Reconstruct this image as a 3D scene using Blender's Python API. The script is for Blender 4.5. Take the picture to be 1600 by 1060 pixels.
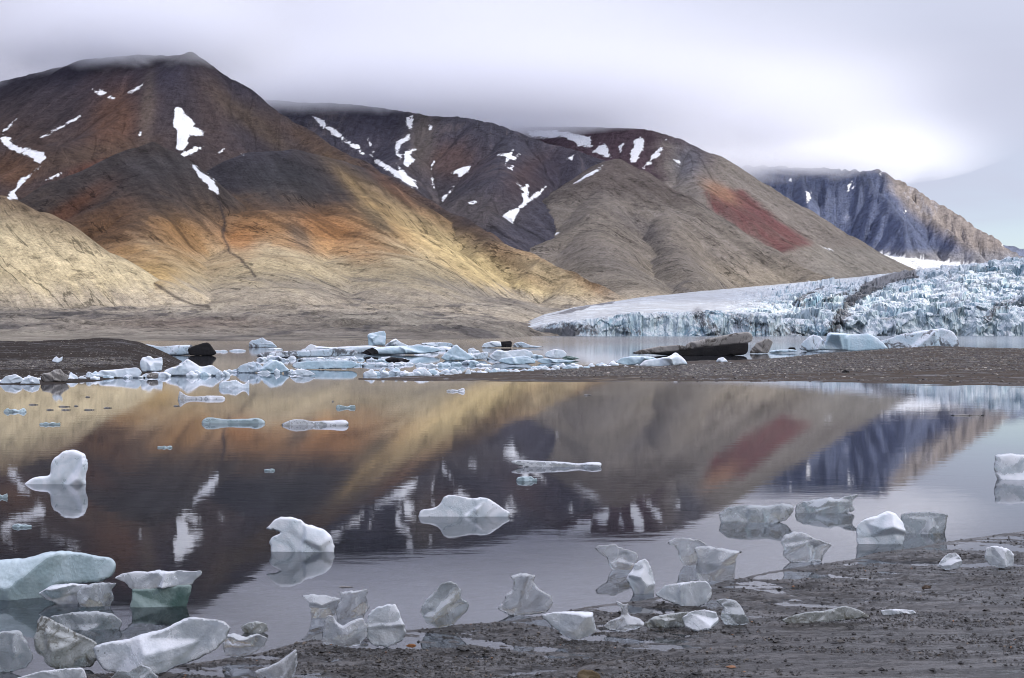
import bpy, math, random
import numpy as np
from mathutils import Vector
from mathutils.geometry import delaunay_2d_cdt

# ------------------------------------------------------------------ camera, sky, sun, exposure
for o in list(bpy.data.objects): bpy.data.objects.remove(o)
S = bpy.context.scene
COL = S.collection
F = 2198.0           # focal length in photograph pixels (1600 wide)
HZ = 521.0           # horizon row
H = 1.6              # eye height
cam = bpy.data.cameras.new('camera')
cam.sensor_width = 36; cam.lens = 36*F/1600; cam.shift_y = -(530-HZ)/1600
cam.clip_start = .05; cam.clip_end = 40000
co = bpy.data.objects.new('camera', cam); COL.objects.link(co)
co.location = (0, 0, H); co.rotation_euler = (math.pi/2, 0, 0)
S.camera = co

SUN_EL, SUN_AZ = math.radians(31), math.radians(127)     # azimuth clockwise from +Y
SD = np.array([math.sin(SUN_AZ)*math.cos(SUN_EL), math.cos(SUN_AZ)*math.cos(SUN_EL), math.sin(SUN_EL)])
sl = bpy.data.lights.new('sun', 'SUN'); sl.energy = 5.0; sl.angle = math.radians(.6); sl.color = (1, .925, .80)
so = bpy.data.objects.new('sun', sl); COL.objects.link(so)
so.rotation_euler = Vector((-SD[0], -SD[1], -SD[2])).to_track_quat('-Z', 'Y').to_euler()

S.view_settings.view_transform = 'Standard'; S.view_settings.look = 'None'
S.view_settings.gamma = 1; S.view_settings.exposure = 0.22; S.view_settings.use_curve_mapping = False
S.render.engine = 'CYCLES'
cy = S.cycles
cy.max_bounces = 14; cy.diffuse_bounces = 3; cy.glossy_bounces = 4; cy.transmission_bounces = 7
cy.transparent_max_bounces = 12; cy.volume_bounces = 12
cy.caustics_reflective = False; cy.caustics_refractive = False
cy.sample_clamp_indirect = 6; cy.filter_width = 1.0
try:
    cy.use_denoising = True; cy.denoiser = 'OPENIMAGEDENOISE'
except Exception: pass

class NT:
    """tiny node-tree helper"""
    def __init__(s, nt): s.nt = nt; s.n = nt.nodes; nt.nodes.clear()
    def add(s, t, **kw):
        nd = s.n.new(t)
        for k, v in kw.items():
            if k in ('noise_dimensions','operation','blend_type','data_type','attribute_name','sky_type','feature','distance','interpolation_type'):
                setattr(nd, k, v)
        return nd
    def set(s, sock, v):
        if hasattr(v, 'is_linked') or isinstance(v, bpy.types.NodeSocket): s.nt.links.new(v, sock)
        else:
            if sock.type == 'RGBA' and len(v) == 3: v = tuple(v)+(1,)
            sock.default_value = v
    def math(s, op, a, b=0.0, c=None, clamp=False):
        nd = s.n.new('ShaderNodeMath'); nd.operation = op; nd.use_clamp = clamp
        s.set(nd.inputs[0], a); s.set(nd.inputs[1], b)
        if c is not None: s.set(nd.inputs[2], c)
        return nd.outputs[0]
    def vmul(s, v, sc):
        nd = s.n.new('ShaderNodeVectorMath'); nd.operation = 'MULTIPLY'
        s.set(nd.inputs[0], v); nd.inputs[1].default_value = sc; return nd.outputs[0]
    def noise(s, vec, scale, detail=4, rough=.55, dist=0.0):
        nd = s.n.new('ShaderNodeTexNoise'); s.set(nd.inputs['Vector'], vec)
        nd.inputs['Scale'].default_value = scale; nd.inputs['Detail'].default_value = detail
        nd.inputs['Roughness'].default_value = rough; nd.inputs['Distortion'].default_value = dist
        return nd.outputs['Fac']
    def vor(s, vec, scale, feature='F1', rnd=1):
        nd = s.n.new('ShaderNodeTexVoronoi'); nd.feature = feature; s.set(nd.inputs['Vector'], vec)
        nd.inputs['Scale'].default_value = scale; nd.inputs['Randomness'].default_value = rnd
        return nd.outputs['Distance']
    def ramp(s, x, a, b, lo=0.0, hi=1.0, smooth=True):
        nd = s.n.new('ShaderNodeMapRange'); nd.interpolation_type = 'SMOOTHSTEP' if smooth else 'LINEAR'
        s.set(nd.inputs[0], x); s.set(nd.inputs[1], a); s.set(nd.inputs[2], b); s.set(nd.inputs[3], lo); s.set(nd.inputs[4], hi)
        return nd.outputs[0]
    def mix(s, f, a, b, mode='MIX'):
        nd = s.n.new('ShaderNodeMix'); nd.data_type = 'RGBA'; nd.blend_type = mode
        s.set(nd.inputs[0], f); s.set(nd.inputs[6], a); s.set(nd.inputs[7], b); return nd.outputs[2]
    def attr(s, name):
        nd = s.n.new('ShaderNodeAttribute'); nd.attribute_name = name; return nd
    def bump(s, h, strength, dist, normal=None):
        nd = s.n.new('ShaderNodeBump'); s.set(nd.inputs['Height'], h)
        nd.inputs['Strength'].default_value = strength; nd.inputs['Distance'].default_value = dist
        if normal is not None: s.nt.links.new(normal, nd.inputs['Normal'])
        return nd.outputs[0]
    def pos(s): return s.n.new('ShaderNodeNewGeometry').outputs['Position']
    def obj(s): return s.n.new('ShaderNodeTexCoord').outputs['Object']
    def xyz(s, v):
        nd = s.n.new('ShaderNodeSeparateXYZ'); s.nt.links.new(v, nd.inputs[0]); return nd.outputs
    def out(s, sh, vol=None):
        o = s.n.new('ShaderNodeOutputMaterial')
        if sh is not None: s.nt.links.new(sh, o.inputs[0])
        if vol is not None: s.nt.links.new(vol, o.inputs[1])
    def principled(s, **kw):
        nd = s.n.new('ShaderNodeBsdfPrincipled')
        for k, v in kw.items(): s.set(nd.inputs[k.replace('_', ' ')], v)
        return nd

def material(name):
    m = bpy.data.materials.new(name); m.use_nodes = True
    return m, NT(m.node_tree)

# world: a Nishita sky behind a high overcast that thins towards the north-east horizon
W = bpy.data.worlds.new('World'); S.world = W; W.use_nodes = True
t = NT(W.node_tree)
sky = t.n.new('ShaderNodeTexSky'); sky.sky_type = 'NISHITA'; sky.sun_disc = False
sky.sun_elevation = SUN_EL; sky.sun_rotation = SUN_AZ; sky.air_density = 1.0; sky.dust_density = .1; sky.ozone_density = 2.5
bgA = t.n.new('ShaderNodeBackground'); t.set(bgA.inputs[0], sky.outputs[0]); bgA.inputs[1].default_value = .14
gen = t.n.new('ShaderNodeTexCoord').outputs['Generated']
x, y, z = t.xyz(gen)
# project on a flat deck overhead so that the cloud pattern stretches towards the horizon
zz = t.math('ADD', t.math('ABSOLUTE', z), .10)
cmb = t.n.new('ShaderNodeCombineXYZ')
t.set(cmb.inputs[0], t.math('DIVIDE', x, zz)); t.set(cmb.inputs[1], t.math('DIVIDE', y, zz))
n1 = t.noise(cmb.outputs[0], .42, 5, .5, .3)
n2 = t.noise(t.vmul(gen, (3, 3, 14)), 1.3, 5, .5, .4)
az = t.ramp(x, -.42, .34)                               # thicker, greyer cloud to the left (west)
tone = t.math('ADD', t.math('MULTIPLY', az, .60), t.math('MULTIPLY', n1, .50))
tone = t.math('ADD', tone, t.math('MULTIPLY', t.math('SUBTRACT', n2, .5), .55))
tone = t.math('SUBTRACT', tone, t.ramp(z, .30, .12, 0, .03))
cl = t.mix(t.ramp(tone, .12, .95, smooth=False), (.44, .445, .555), (.555, .59, .73))
bgB = t.n.new('ShaderNodeBackground'); t.set(bgB.inputs[0], cl)
t.set(bgB.inputs[1], t.ramp(z, .2, .9, 1.0, 2.3, False))           # an overcast sky is brighter overhead
thin = t.math('MULTIPLY', t.ramp(z, .15, .03), t.ramp(x, .15, .36))
thin = t.math('MULTIPLY', thin, t.ramp(n2, .40, .62, .15, .6))
mx = t.n.new('ShaderNodeMixShader'); t.set(mx.inputs[0], thin)
t.nt.links.new(bgB.outputs[0], mx.inputs[1]); t.nt.links.new(bgA.outputs[0], mx.inputs[2])
wo = t.n.new('ShaderNodeOutputWorld'); t.nt.links.new(mx.outputs[0], wo.inputs[0])

# ------------------------------------------------------------------ helpers
def P(px, py, D):
    """a photograph pixel at distance D -> world"""
    return np.array([(px-800)/F*D, D, H+(HZ-py)/F*D])
def Dof(py, z=0.0):
    return (H-z)*F/(py-HZ)

def _h(ix, iy, iz, seed):
    n = (ix*374761393 + iy*668265263 + iz*2147483647*3 + seed*974634777) & 0xffffffff
    n = ((n ^ (n >> 13))*1274126177) & 0xffffffff
    n = ((n ^ (n >> 16))*2246822519) & 0xffffffff
    return ((n ^ (n >> 15)) & 0xffffff)/float(0xffffff)
def vnoise2(x, y, seed=0):
    x = np.asarray(x, float); y = np.asarray(y, float)
    ix = np.floor(x).astype(np.int64); iy = np.floor(y).astype(np.int64)
    fx = x-ix; fy = y-iy; fx = fx*fx*(3-2*fx); fy = fy*fy*(3-2*fy)
    z0 = np.zeros_like(ix)
    a = _h(ix, iy, z0, seed); b = _h(ix+1, iy, z0, seed); c = _h(ix, iy+1, z0, seed); d = _h(ix+1, iy+1, z0, seed)
    return (a*(1-fx)+b*fx)*(1-fy)+(c*(1-fx)+d*fx)*fy-.5
def fbm2(x, y, oct=4, seed=0, g=.5):
    r = 0; a = 1; s = 0
    ca, sa = math.cos(.6), math.sin(.6)
    for k in range(oct):
        r = r+a*vnoise2(x, y, seed+k*17); s += a; a *= g
        x, y = (x*ca-y*sa)*2.03+7.1, (x*sa+y*ca)*2.03+3.7
    return r/s*2
def vnoise3(x, y, z, seed=0):
    ix = np.floor(x).astype(np.int64); iy = np.floor(y).astype(np.int64); iz = np.floor(z).astype(np.int64)
    fx = x-ix; fy = y-iy; fz = z-iz
    fx = fx*fx*(3-2*fx); fy = fy*fy*(3-2*fy); fz = fz*fz*(3-2*fz)
    def L(k):
        a = _h(ix, iy, iz+k, seed); b = _h(ix+1, iy, iz+k, seed); c = _h(ix, iy+1, iz+k, seed); d = _h(ix+1, iy+1, iz+k, seed)
        return (a*(1-fx)+b*fx)*(1-fy)+(c*(1-fx)+d*fx)*fy
    return L(0)*(1-fz)+L(1)*fz-.5
def fbm3(x, y, z, oct=3, seed=0):
    r = 0; a = 1; s = 0
    for k in range(oct):
        r = r+a*vnoise3(x, y, z, seed+k*13); s += a; a *= .5
        x, y, z = x*2.1+3.3, y*2.1+1.7, z*2.1+5.1
    return r/s*2
def worley2(x, y, seed=0):
    """nearest, second nearest distance and the nearest cell's random value"""
    ix = np.floor(x).astype(np.int64); iy = np.floor(y).astype(np.int64)
    d1 = np.full(x.shape, 9.); d2 = np.full(x.shape, 9.); rv = np.zeros(x.shape)
    for a in (-1, 0, 1):
        for b in (-1, 0, 1):
            cx = ix+a; cy_ = iy+b; zz = np.zeros_like(cx)
            qx = cx+_h(cx, cy_, zz, seed); qy = cy_+_h(cx, cy_, zz+1, seed)
            d = np.hypot(x-qx, y-qy); r = _h(cx, cy_, zz+2, seed)
            near = d < d1
            d2 = np.where(near, d1, np.minimum(d2, d)); rv = np.where(near, r, rv); d1 = np.where(near, d, d1)
    return d1, d2, rv
def sstep(x, a, b):
    t = np.clip((x-a)/(b-a), 0, 1); return t*t*(3-2*t)

def tag(o, label=None, cat=None, group=None, kind=None):
    if label: o['label'] = label
    if cat: o['category'] = cat
    if group: o['group'] = group
    if kind: o['kind'] = kind
    return o
def mesh_np(name, V, Fc, mat, smooth=True, attrs=None):
    """V (n,3), Fc (m,3 or 4) -> object"""
    me = bpy.data.meshes.new(name)
    V = np.ascontiguousarray(V, dtype=np.float32); Fc = np.ascontiguousarray(Fc, dtype=np.int32)
    m, k = Fc.shape
    me.vertices.add(len(V)); me.vertices.foreach_set('co', V.ravel())
    me.loops.add(m*k); me.loops.foreach_set('vertex_index', Fc.ravel())
    me.polygons.add(m); me.polygons.foreach_set('loop_start', np.arange(0, m*k, k, dtype=np.int32))
    me.update(calc_edges=True)
    me.polygons.foreach_set('use_smooth', np.full(m, smooth))
    for nm, (ty, arr) in (attrs or {}).items():
        a = me.attributes.new(nm, ty, 'POINT')
        arr = np.ascontiguousarray(arr, dtype=np.float32)
        if ty == 'FLOAT': a.data.foreach_set('value', arr.ravel())
        elif ty == 'FLOAT_COLOR':
            a.data.foreach_set('color', np.hstack([arr, np.ones((len(arr), 1), np.float32)]).ravel())
        else: a.data.foreach_set('vector', arr.ravel())
    if mat is not None: me.materials.append(mat)
    o = bpy.data.objects.new(name, me); COL.objects.link(o)
    return o
def grid_faces(nr, nc):
    i = np.arange(nr*nc).reshape(nr, nc)
    return np.stack([i[:-1, :-1], i[:-1, 1:], i[1:, 1:], i[1:, :-1]], -1).reshape(-1, 4)
def sub_mesh(V, Fc, attrs, keep):
    Fk = Fc[keep]; used = np.unique(Fk); rm = np.full(len(V), -1); rm[used] = np.arange(len(used))
    return V[used], rm[Fk], {k: (ty, a[used]) for k, (ty, a) in attrs.items()}

def seg_dist(px, py, poly):
    """signed distance to a closed polygon (positive inside)"""
    poly = np.asarray(poly, float); n = len(poly)
    best = np.full(px.shape, 1e9); inside = np.zeros(px.shape, bool)
    for i in range(n):
        a = poly[i]; b = poly[(i+1) % n]; d = b-a; L2 = max(d @ d, 1e-12)
        tt = np.clip(((px-a[0])*d[0]+(py-a[1])*d[1])/L2, 0, 1)
        best = np.minimum(best, np.hypot(px-a[0]-tt*d[0], py-a[1]-tt*d[1]))
        c = ((a[1] > py) != (b[1] > py))
        xi = a[0]+(py-a[1])*d[0]/(d[1] if abs(d[1]) > 1e-12 else 1e-12)
        inside ^= c & (px < xi)
    return np.where(inside, best, -best)
def line_dist(px, py, pts):
    best = np.full(px.shape, 1e9)
    for a, b in zip(pts[:-1], pts[1:]):
        a = np.array(a[:2], float); b = np.array(b[:2], float); d = b-a; L2 = max(d @ d, 1e-9)
        tt = np.clip(((px-a[0])*d[0]+(py-a[1])*d[1])/L2, 0, 1)
        best = np.minimum(best, np.hypot(px-a[0]-tt*d[0], py-a[1]-tt*d[1]))
    return best
# ------------------------------------------------------------------ mountains
# ridge lines: id, rounding (m), slope, gully amplitude (m), points (px, py, distance)
RIDGES = [
 (1, 25, .50, 1.5, [(-420,170,1650),(-150,262,1450),(0,305,1300),(60,332,1290),(160,394,1260),(230,438,1240),(292,478,1220)]),
 (2, 12, .56, 5, [(-200,420,1800),(-100,370,1850),(25,313,1900),(90,282,1930),(150,258,1960),(200,232,1990),(230,221,2000),(262,236,1980),(300,262,1960),(335,300,1930),(350,330,1880)]),
 (2, 60, .53, 5, [(230,232,1985),(225,300,1780),(230,380,1500),(250,440,1250)]),
 (3, 35, .52, 4, [(348,300,2150),(366,262,2200),(400,238,2200),(460,234,2250),(520,250,2280),(560,262,2300)]),
 (3, 130, .48, 4, [(440,244,2200),(430,330,1900),(425,400,1550),(430,450,1300)]),
 (3, 110, .50, 5, [(520,266,2250),(550,335,1950),(590,395,1650),(640,445,1400)]),
 (4, 10, .66, 9, [(-260,170,3350),(-60,138,3250),(0,129,3200),(40,118,3180),(80,110,3150),(110,102,3130),(140,91,3100),(220,86,3050),(270,88,3020),(292,84,3005),(300,81,3000),(312,90,2990),(330,102,2980),(365,126,2940),(400,150,2900),(440,180,2850),(480,205,2800),(520,228,2700),(560,250,2600),(600,271,2500),(640,292,2400),(700,328,2250),(740,352,2120),(780,375,2000),(850,405,1880),(900,432,1800),(960,464,1740)]),
 (4, 30, .60, 8, [(255,110,3020),(240,150,2850),(170,200,2650),(100,230,2500)]),
 (5, 15, .70, 12, [(380,150,4000),(430,158,3920),(520,162,3880),(600,168,3850),(640,176,3800),(670,181,3740),(700,183,3700),(715,182,3680),(750,189,3600),(768,192,3560),(785,198,3540),(830,215,3500),(900,235,3450),(940,250,3400),(960,262,3380)]),
 (5, 45, .55, 10, [(800,205,3520),(775,280,3120),(760,330,2900),(770,365,2750)]),
 (5, 45, .60, 10, [(650,180,3780),(630,240,3500),(625,290,3200)]),
 (6, 12, .54, 6, [(900,285,3350),(935,256,3260),(960,248,3200),(1000,265,3150),(1060,300,3050),(1130,345,2950),(1200,385,2850),(1270,426,2700),(1330,445,2600)]),
 (6, 70, .54, 7, [(950,285,3080),(930,345,2800),(950,405,2400),(1000,452,2000)]),
 (6, 30, .62, 7, [(1040,320,2980),(1050,385,2650),(1090,440,2200)]),
 (7, 12, .54, 7, [(780,200,4500),(850,198,4400),(900,198,4300),(960,200,4250),(1000,201,4220),(1022,204,4200),(1060,216,4150),(1110,240,4120),(1180,281,4080),(1250,322,4040),(1330,368,3980),(1400,408,3920),(1450,435,3880)]),
 (7, 40, .50, 6, [(1075,225,4120),(1085,280,3800),(1105,300,3600)]),
 (7, 30, .45, 6, [(1180,402,3250),(1205,391,3260),(1232,386,3270),(1290,404,3280),(1390,430,3200)]),
 (8, 10, .85, 38, [(1080,262,6250),(1180,258,6150),(1300,263,6050),(1350,266,5950),(1368,263,5950),(1385,270,5900),(1430,295,5850),(1480,325,5750),(1530,358,5650),(1556,372,5600),(1570,385,5580),(1600,404,5500),(1640,425,5400)]),
 (8, 8, .95, 30, [(1343,266,5950),(1372,300,5750),(1392,322,5600),(1412,345,5450),(1415,395,5250)]),
 (8, 8, .9, 30, [(1432,328,5750),(1462,345,5600),(1500,375,5400),(1530,405,5250)]),
 (8, 10, .8, 35, [(1250,270,6050),(1262,330,5700),(1290,385,5400)]),
 (9, 15, .5, 10, [(1480,390,8000),(1545,381,8000),(1580,384,8000),(1650,398,7900),(1900,420,7900)]),
]
SHORE = [(-800,300),(300,300),(520,300),(640,320),(720,370),(800,520),(850,860),(900,930),(3000,930)]
def base_h(px, D, x):
    ds = np.interp(px, [a for a, _ in SHORE], [b for _, b in SHORE])
    ds = ds*(1+.05*fbm2(x/40, D/90, 3, 5))
    z = np.where(D > ds, (D-ds)*.021+10*(np.clip(D-750, 0, 700)/450)**2*.6, (D-ds)*.05)
    hum = fbm2(x/60, D/50, 5, 11, .6)*sstep(D, 300, 560)*(1-sstep(D, 1500, 2400)*.5)
    z = z+hum*4.6
    hum2 = fbm2(x/26+3, D/16, 4, 31, .55)
    z = z+(np.clip(hum2, -.2, .5)*2.6-1.6*sstep(fbm2((x*.97+D*.2)/34, (D-x*.2)/7, 4, 33, .6), .22, .34))*sstep(D-ds, 20, 120)*(1-sstep(D, 1000, 1400))
    # icefield behind the glacier
    zi = H+(HZ-np.interp(px, [1200, 1385, 1510, 2400], [392, 401, 415, 421]))/F*D
    z = z+(np.maximum(z, zi)-z)*sstep(D, 4150, 4350)*sstep(px, 1180, 1240)
    return z
def build_terrain():
    pxs = np.concatenate([np.linspace(-420, -40, 90, endpoint=False), np.linspace(-40, 1640, 800, endpoint=False), np.linspace(1640, 2040, 80)])
    Ds = np.concatenate([np.linspace(285, 700, 110, endpoint=False), np.geomspace(700, 4400, 560, endpoint=False), np.geomspace(4400, 8300, 150)])
    PX, D = np.meshgrid(pxs, Ds); X = (PX-800)/F*D
    zb = base_h(PX, D, X)
    best = np.full(X.shape, -1e9); idm = np.zeros(X.shape, int); TT = np.zeros(X.shape); DD = np.zeros(X.shape)
    fw = 60*fbm2(X/500, D/500, 2, 171)
    FAc = X*.83+D*.55+fw+6*fbm2(X/60, D/60, 3, 172); FAl = X*.55-D*.83
    wx = X+14*fbm2(X/90, D/90, 3, 71); wy = D+14*fbm2(X/90, D/90, 3, 72)
    for ri, (rid, rr, sl_, ga, pts) in enumerate(RIDGES):
        q = np.array([P(*p) for p in pts])
        bd = np.full(X.shape, 1e9); bz = np.zeros(X.shape); bt = np.zeros(X.shape); s0 = 0
        lo = q.min(0)-q[:, 2].max()/sl_-400; hi = q.max(0)+q[:, 2].max()/sl_+400
        for a, b in zip(q[:-1], q[1:]):
            d = b-a; L = math.hypot(d[0], d[1])
            tt = np.clip(((wx-a[0])*d[0]+(wy-a[1])*d[1])/L**2, 0, 1)
            ex = wx-a[0]-tt*d[0]; ey = wy-a[1]-tt*d[1]
            ds = np.hypot(ex, ey); z = a[2]+tt*d[2]
            ds = ds*(1+.42*(1+ey/np.maximum(ds, 1)))     # lee sides are steeper
            ds = np.sqrt(ds**2+rr**2)-rr
            # choose the segment that gives the highest surface
            nb = (z-sl_*ds) > (bz-sl_*bd)
            bd = np.where(nb, ds, bd); bz = np.where(nb, z, bz)
            th = np.arctan2(ex, -ey)
            bt = np.where(nb, s0+tt*L+th*120, bt); s0 += L
        ok = (bz-sl_*bd > zb-60) & (bz-sl_*bd > best-60)
        bd, bz, bt, Xm, Dm = bd[ok], bz[ok], bt[ok], X[ok], D[ok]
        dr = bd
        fa_, fl_ = FAc[ok], FAl[ok]
        fmix = 1.0 if rid in (1, 2, 3, 6) else (sstep(Xm, -420, -250) if rid == 4 else 0.0)
        g = fbm2(bt/38+ri*9, bd/420, 4, 40+ri, .6)
        g3 = fbm2(bt/15+ri*9, bd/150+bt/60, 3, 140+ri, .6)
        g2 = 1-np.abs(fbm2(bt/120+ri*5+.25*g, bd/900, 2, 60+ri))*2
        h1 = fbm2(fa_/34, fl_/420, 4, 41, .62); h3 = fbm2(fa_/13, fl_/150, 3, 141, .6)
        h2 = 1-np.abs(fbm2(fa_/80+.2*h1, fl_/800, 2, 61))*2
        h2 = h2+1.1*sstep(h2, .86, .97)*sstep(fbm2(fa_/120, fl_/300, 2, 62), -.1, .25)
        g = g*(1-fmix)+h1*fmix; g3 = g3*(1-fmix)+h3*fmix; g2 = g2*(1-fmix)+h2*fmix
        amp = ga*sstep(bd, 0, 160)*(.5+.5*sstep(bz-sl_*bd, 0, 160))
        z = bz-sl_*dr+amp*(g-.45*g2+.3+.35*g3)
        z = z+ga*.25*fbm2(Xm/22, Dm/22, 4, 90+rid, .6)
        zf = np.full(X.shape, -1e9); zf[ok] = z
        nb = zf > best; nm_ = nb[ok]
        best[nb] = z[nm_]; idm[nb] = rid; TT[nb] = bt[nm_]; DD[nb] = bd[nm_]
    hd = best-zb
    k = 9.0+7*sstep(D, 1200, 2000)
    m = np.maximum(best, zb); Z = m+k*np.log(np.exp((best-m)/k)+np.exp((zb-m)/k))-.7*k*math.log(2)*np.exp(-np.abs(best-zb)/k)
    idm = np.where(zb > best, 0, idm)
    TT = np.where(idm == 0, X, TT); DD = np.where(idm == 0, D, DD)
    PY = HZ-(Z-H)/D*F
    return pxs, Ds, PX, D, X, Z, PY, idm, TT, DD, FAc, FAl, hd
pxs, Ds, PX, DG, XG, ZG, PY, IDM, TT, DDm, FAc, FAl, HD = build_terrain()

def mixc(C, w, c):
    w = np.clip(w, 0, 1)[..., None]; return C*(1-w)+np.array(c)*w
def blob(cx, cy, rx, ry, ang=0, p=1.0):
    a = math.radians(ang); dx = PX-cx; dy = PY-cy
    u = dx*math.cos(a)+dy*math.sin(a); v = -dx*math.sin(a)+dy*math.cos(a)
    wob = 1+.45*fbm2(TT/60, DDm/240, 3, 5)
    return np.exp(-((u/rx)**2+(v/ry)**2)*wob*1.2)
def paint():
    C = np.zeros(PX.shape+(3,))
    fm = np.where(np.isin(IDM, [0, 1, 2, 3, 6]), 1., np.where(IDM == 4, sstep(XG, -420, -250), 0.))
    streak = fbm2(TT/14, DDm/260, 4, 3, .6)*(1-fm)+fbm2(FAc/13, FAl/260, 4, 3, .62)*fm*1.15; patch = fbm2(XG/170, DG/170+ZG/60, 4, 8, .6)
    strat = fbm2(TT/300, ZG/16+TT/500, 3, 15, .6)
    slate = (.054, .050, .062); brown = (.125, .080, .058); orange = (.24, .118, .052); tan = (.38, .32, .215); grey = (.215, .19, .165)
    plain = (.36, .315, .25); dark = (.05, .046, .05)
    g = lambda ids: np.isin(IDM, ids).astype(float)
    # moraine plain
    C[:] = plain
    pl1 = fbm2(XG/24+FAc/200, DG/70, 5, 301, .62); pl2 = fbm2(XG/60, DG/110, 4, 302, .6); pl3 = fbm2(XG/11, DG/30, 4, 303, .6)
    C = mixc(C, g([0])*sstep(pl2, .0, .5)*.7, (.24, .21, .175))
    C = mixc(C, g([0])*sstep(pl2, -.1, -.5)*.6, (.44, .39, .30))
    C = mixc(C, g([0])*sstep(pl1, .18, .42)*.8, (.115, .105, .10))
    C = mixc(C, g([0])*sstep(pl3, .35, .6)*.5, (.13, .115, .10))
    C = mixc(C, g([0])*sstep(fbm2(XG/30, DG/14, 4, 77, .6), .30, .55)*.65, (.11, .10, .095))
    C = mixc(C, g([0])*blob(300, 505, 160, 10)*.5, (.30, .22, .16))
    # left hill
    C = mixc(C, g([1]), (.41, .35, .235))
    C = mixc(C, g([1])*sstep(streak, .1, .7)*.45, (.24, .205, .14))
    C = mixc(C, g([1])*sstep(PY-.28*PX, 372, 300), (.16, .115, .075))
    C = mixc(C, g([1])*sstep(PY, 455, 490), plain)
    # hill 2, 3 and main mountain
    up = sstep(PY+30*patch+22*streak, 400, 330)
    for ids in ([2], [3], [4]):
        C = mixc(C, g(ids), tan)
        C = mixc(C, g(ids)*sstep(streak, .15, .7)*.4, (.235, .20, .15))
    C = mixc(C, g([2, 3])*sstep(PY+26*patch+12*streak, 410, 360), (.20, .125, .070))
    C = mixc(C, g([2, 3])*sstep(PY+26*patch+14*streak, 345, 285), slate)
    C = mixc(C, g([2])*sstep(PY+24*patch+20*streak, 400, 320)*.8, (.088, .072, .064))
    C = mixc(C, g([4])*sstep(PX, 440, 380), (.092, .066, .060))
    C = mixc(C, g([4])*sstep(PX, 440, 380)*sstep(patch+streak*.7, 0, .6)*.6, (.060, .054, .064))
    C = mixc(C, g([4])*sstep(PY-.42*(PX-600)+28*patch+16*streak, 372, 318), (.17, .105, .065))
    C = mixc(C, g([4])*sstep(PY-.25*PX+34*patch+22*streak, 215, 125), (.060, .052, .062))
    C = mixc(C, g([4])*sstep(PY+20*streak, 190, 120)*sstep(PX, 700, 450), (.044, .041, .060))  # upper slopes painted darker to stand for cloud shade
    for b, w, c in [
      (blob(100,335,90,16,-35), .8, (.165,.078,.048)), (blob(160,345,60,20,-30), .5, (.19,.098,.052)),
      (blob(170,375,46,42), .75, (.175,.095,.05)), (blob(290,372,60,34,25), .8, (.245,.14,.062)), (blob(225,405,60,24,20), .6, (.30,.18,.08)),
      (blob(240,428,50,18), .7, (.36,.25,.11)), (blob(330,345,40,26,60), .35, (.2,.13,.08)),
      (blob(400,350,46,26), .9, (.235,.13,.062)), (blob(375,375,30,22), .7, (.28,.13,.05)), (blob(510,355,66,30,20), .9, (.225,.115,.052)),
      (blob(500,385,80,14,10), .7, (.34,.20,.10)), (blob(590,320,110,22,40), .45, (.36,.235,.10)), (blob(560,300,60,9,45), .3, (.40,.28,.12)),
      (blob(680,375,130,22,38), .8, (.36,.27,.15)), (blob(760,420,130,26,30), .8, (.42,.34,.19)), (blob(870,435,90,20,28), .6, (.40,.34,.22)),
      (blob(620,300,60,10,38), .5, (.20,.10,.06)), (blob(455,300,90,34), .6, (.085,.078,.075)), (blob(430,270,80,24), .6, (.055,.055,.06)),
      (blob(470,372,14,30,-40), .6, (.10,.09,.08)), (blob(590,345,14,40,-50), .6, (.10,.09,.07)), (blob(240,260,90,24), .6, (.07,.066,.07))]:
        C = mixc(C, g([2, 3, 4])*np.clip(b*1.3, 0, 1)*w, c)
    for b, w, c in [
      (blob(180,190,44,60,15), .8, (.155,.085,.058)), (blob(150,240,110,16,-12), .5, (.13,.09,.065)), (blob(230,170,12,60,5), .6, (.15,.12,.10)),
      (blob(330,160,30,70,-10), .35, (.11,.075,.06)), (blob(150,262,50,10,-15), .6, (.17,.07,.05)), (blob(400,195,90,16,38), .6, (.115,.085,.062)),
      (blob(20,270,40,26,0), .8, (.15,.085,.055)), (blob(500,228,90,16,30), .5, (.14,.09,.06)), (blob(60,160,90,40), .4, (.07,.055,.06))]:
        C = mixc(C, g([4])*np.clip(b*1.3, 0, 1)*w, c)
    # second mountain
    C = mixc(C, g([5]), (.070, .068, .092))  # blue shade and distance haze put into the base colour
    C = mixc(C, g([5])*sstep(patch+streak, .1, .8)*.6, (.115, .098, .102))
    for b, w, c in [(blob(700,250,50,30), .7, (.16,.10,.085)), (blob(720,330,90,34), .6, (.14,.12,.115)), (blob(840,270,60,30,-30), .7, (.10,.062,.058)),
      (blob(590,200,60,60), .7, (.058,.055,.08)), (blob(870,262,50,30,-30), .7, (.05,.05,.075)), (blob(660,220,22,60), .7, (.15,.13,.12))]:
        C = mixc(C, g([5])*np.clip(b*1.3, 0, 1)*w, c)
    # cone spur
    C = mixc(C, g([6]), (.165, .146, .128))
    C = mixc(C, g([6])*sstep(streak, .0, .7)*.5, (.15, .135, .125))
    C = mixc(C, g([6])*sstep(PY+25*patch, 345, 270)*.85, (.085, .070, .066))
    C = mixc(C, g([6])*sstep(PY, 395, 440), (.235, .205, .165))
    C = mixc(C, g([6])*blob(1000,355,60,18,30)*.7, (.11,.10,.10))
    C = mixc(C, g([6, 0])*sstep(streak+patch*.4, .15, .6)*blob(1080, 440, 110, 30, 20), (.10,.092,.09))
    # third mountain
    C = mixc(C, g([7]), (.19, .168, .148))
    C = mixc(C, g([7])*sstep(streak, .0, .7)*.4, (.155, .14, .13))
    C = mixc(C, g([7])*sstep(PY+.55*(1120-PX)+14*patch, 300, 235)*sstep(PX, 1140, 1080), (.085, .066, .082))
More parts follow.
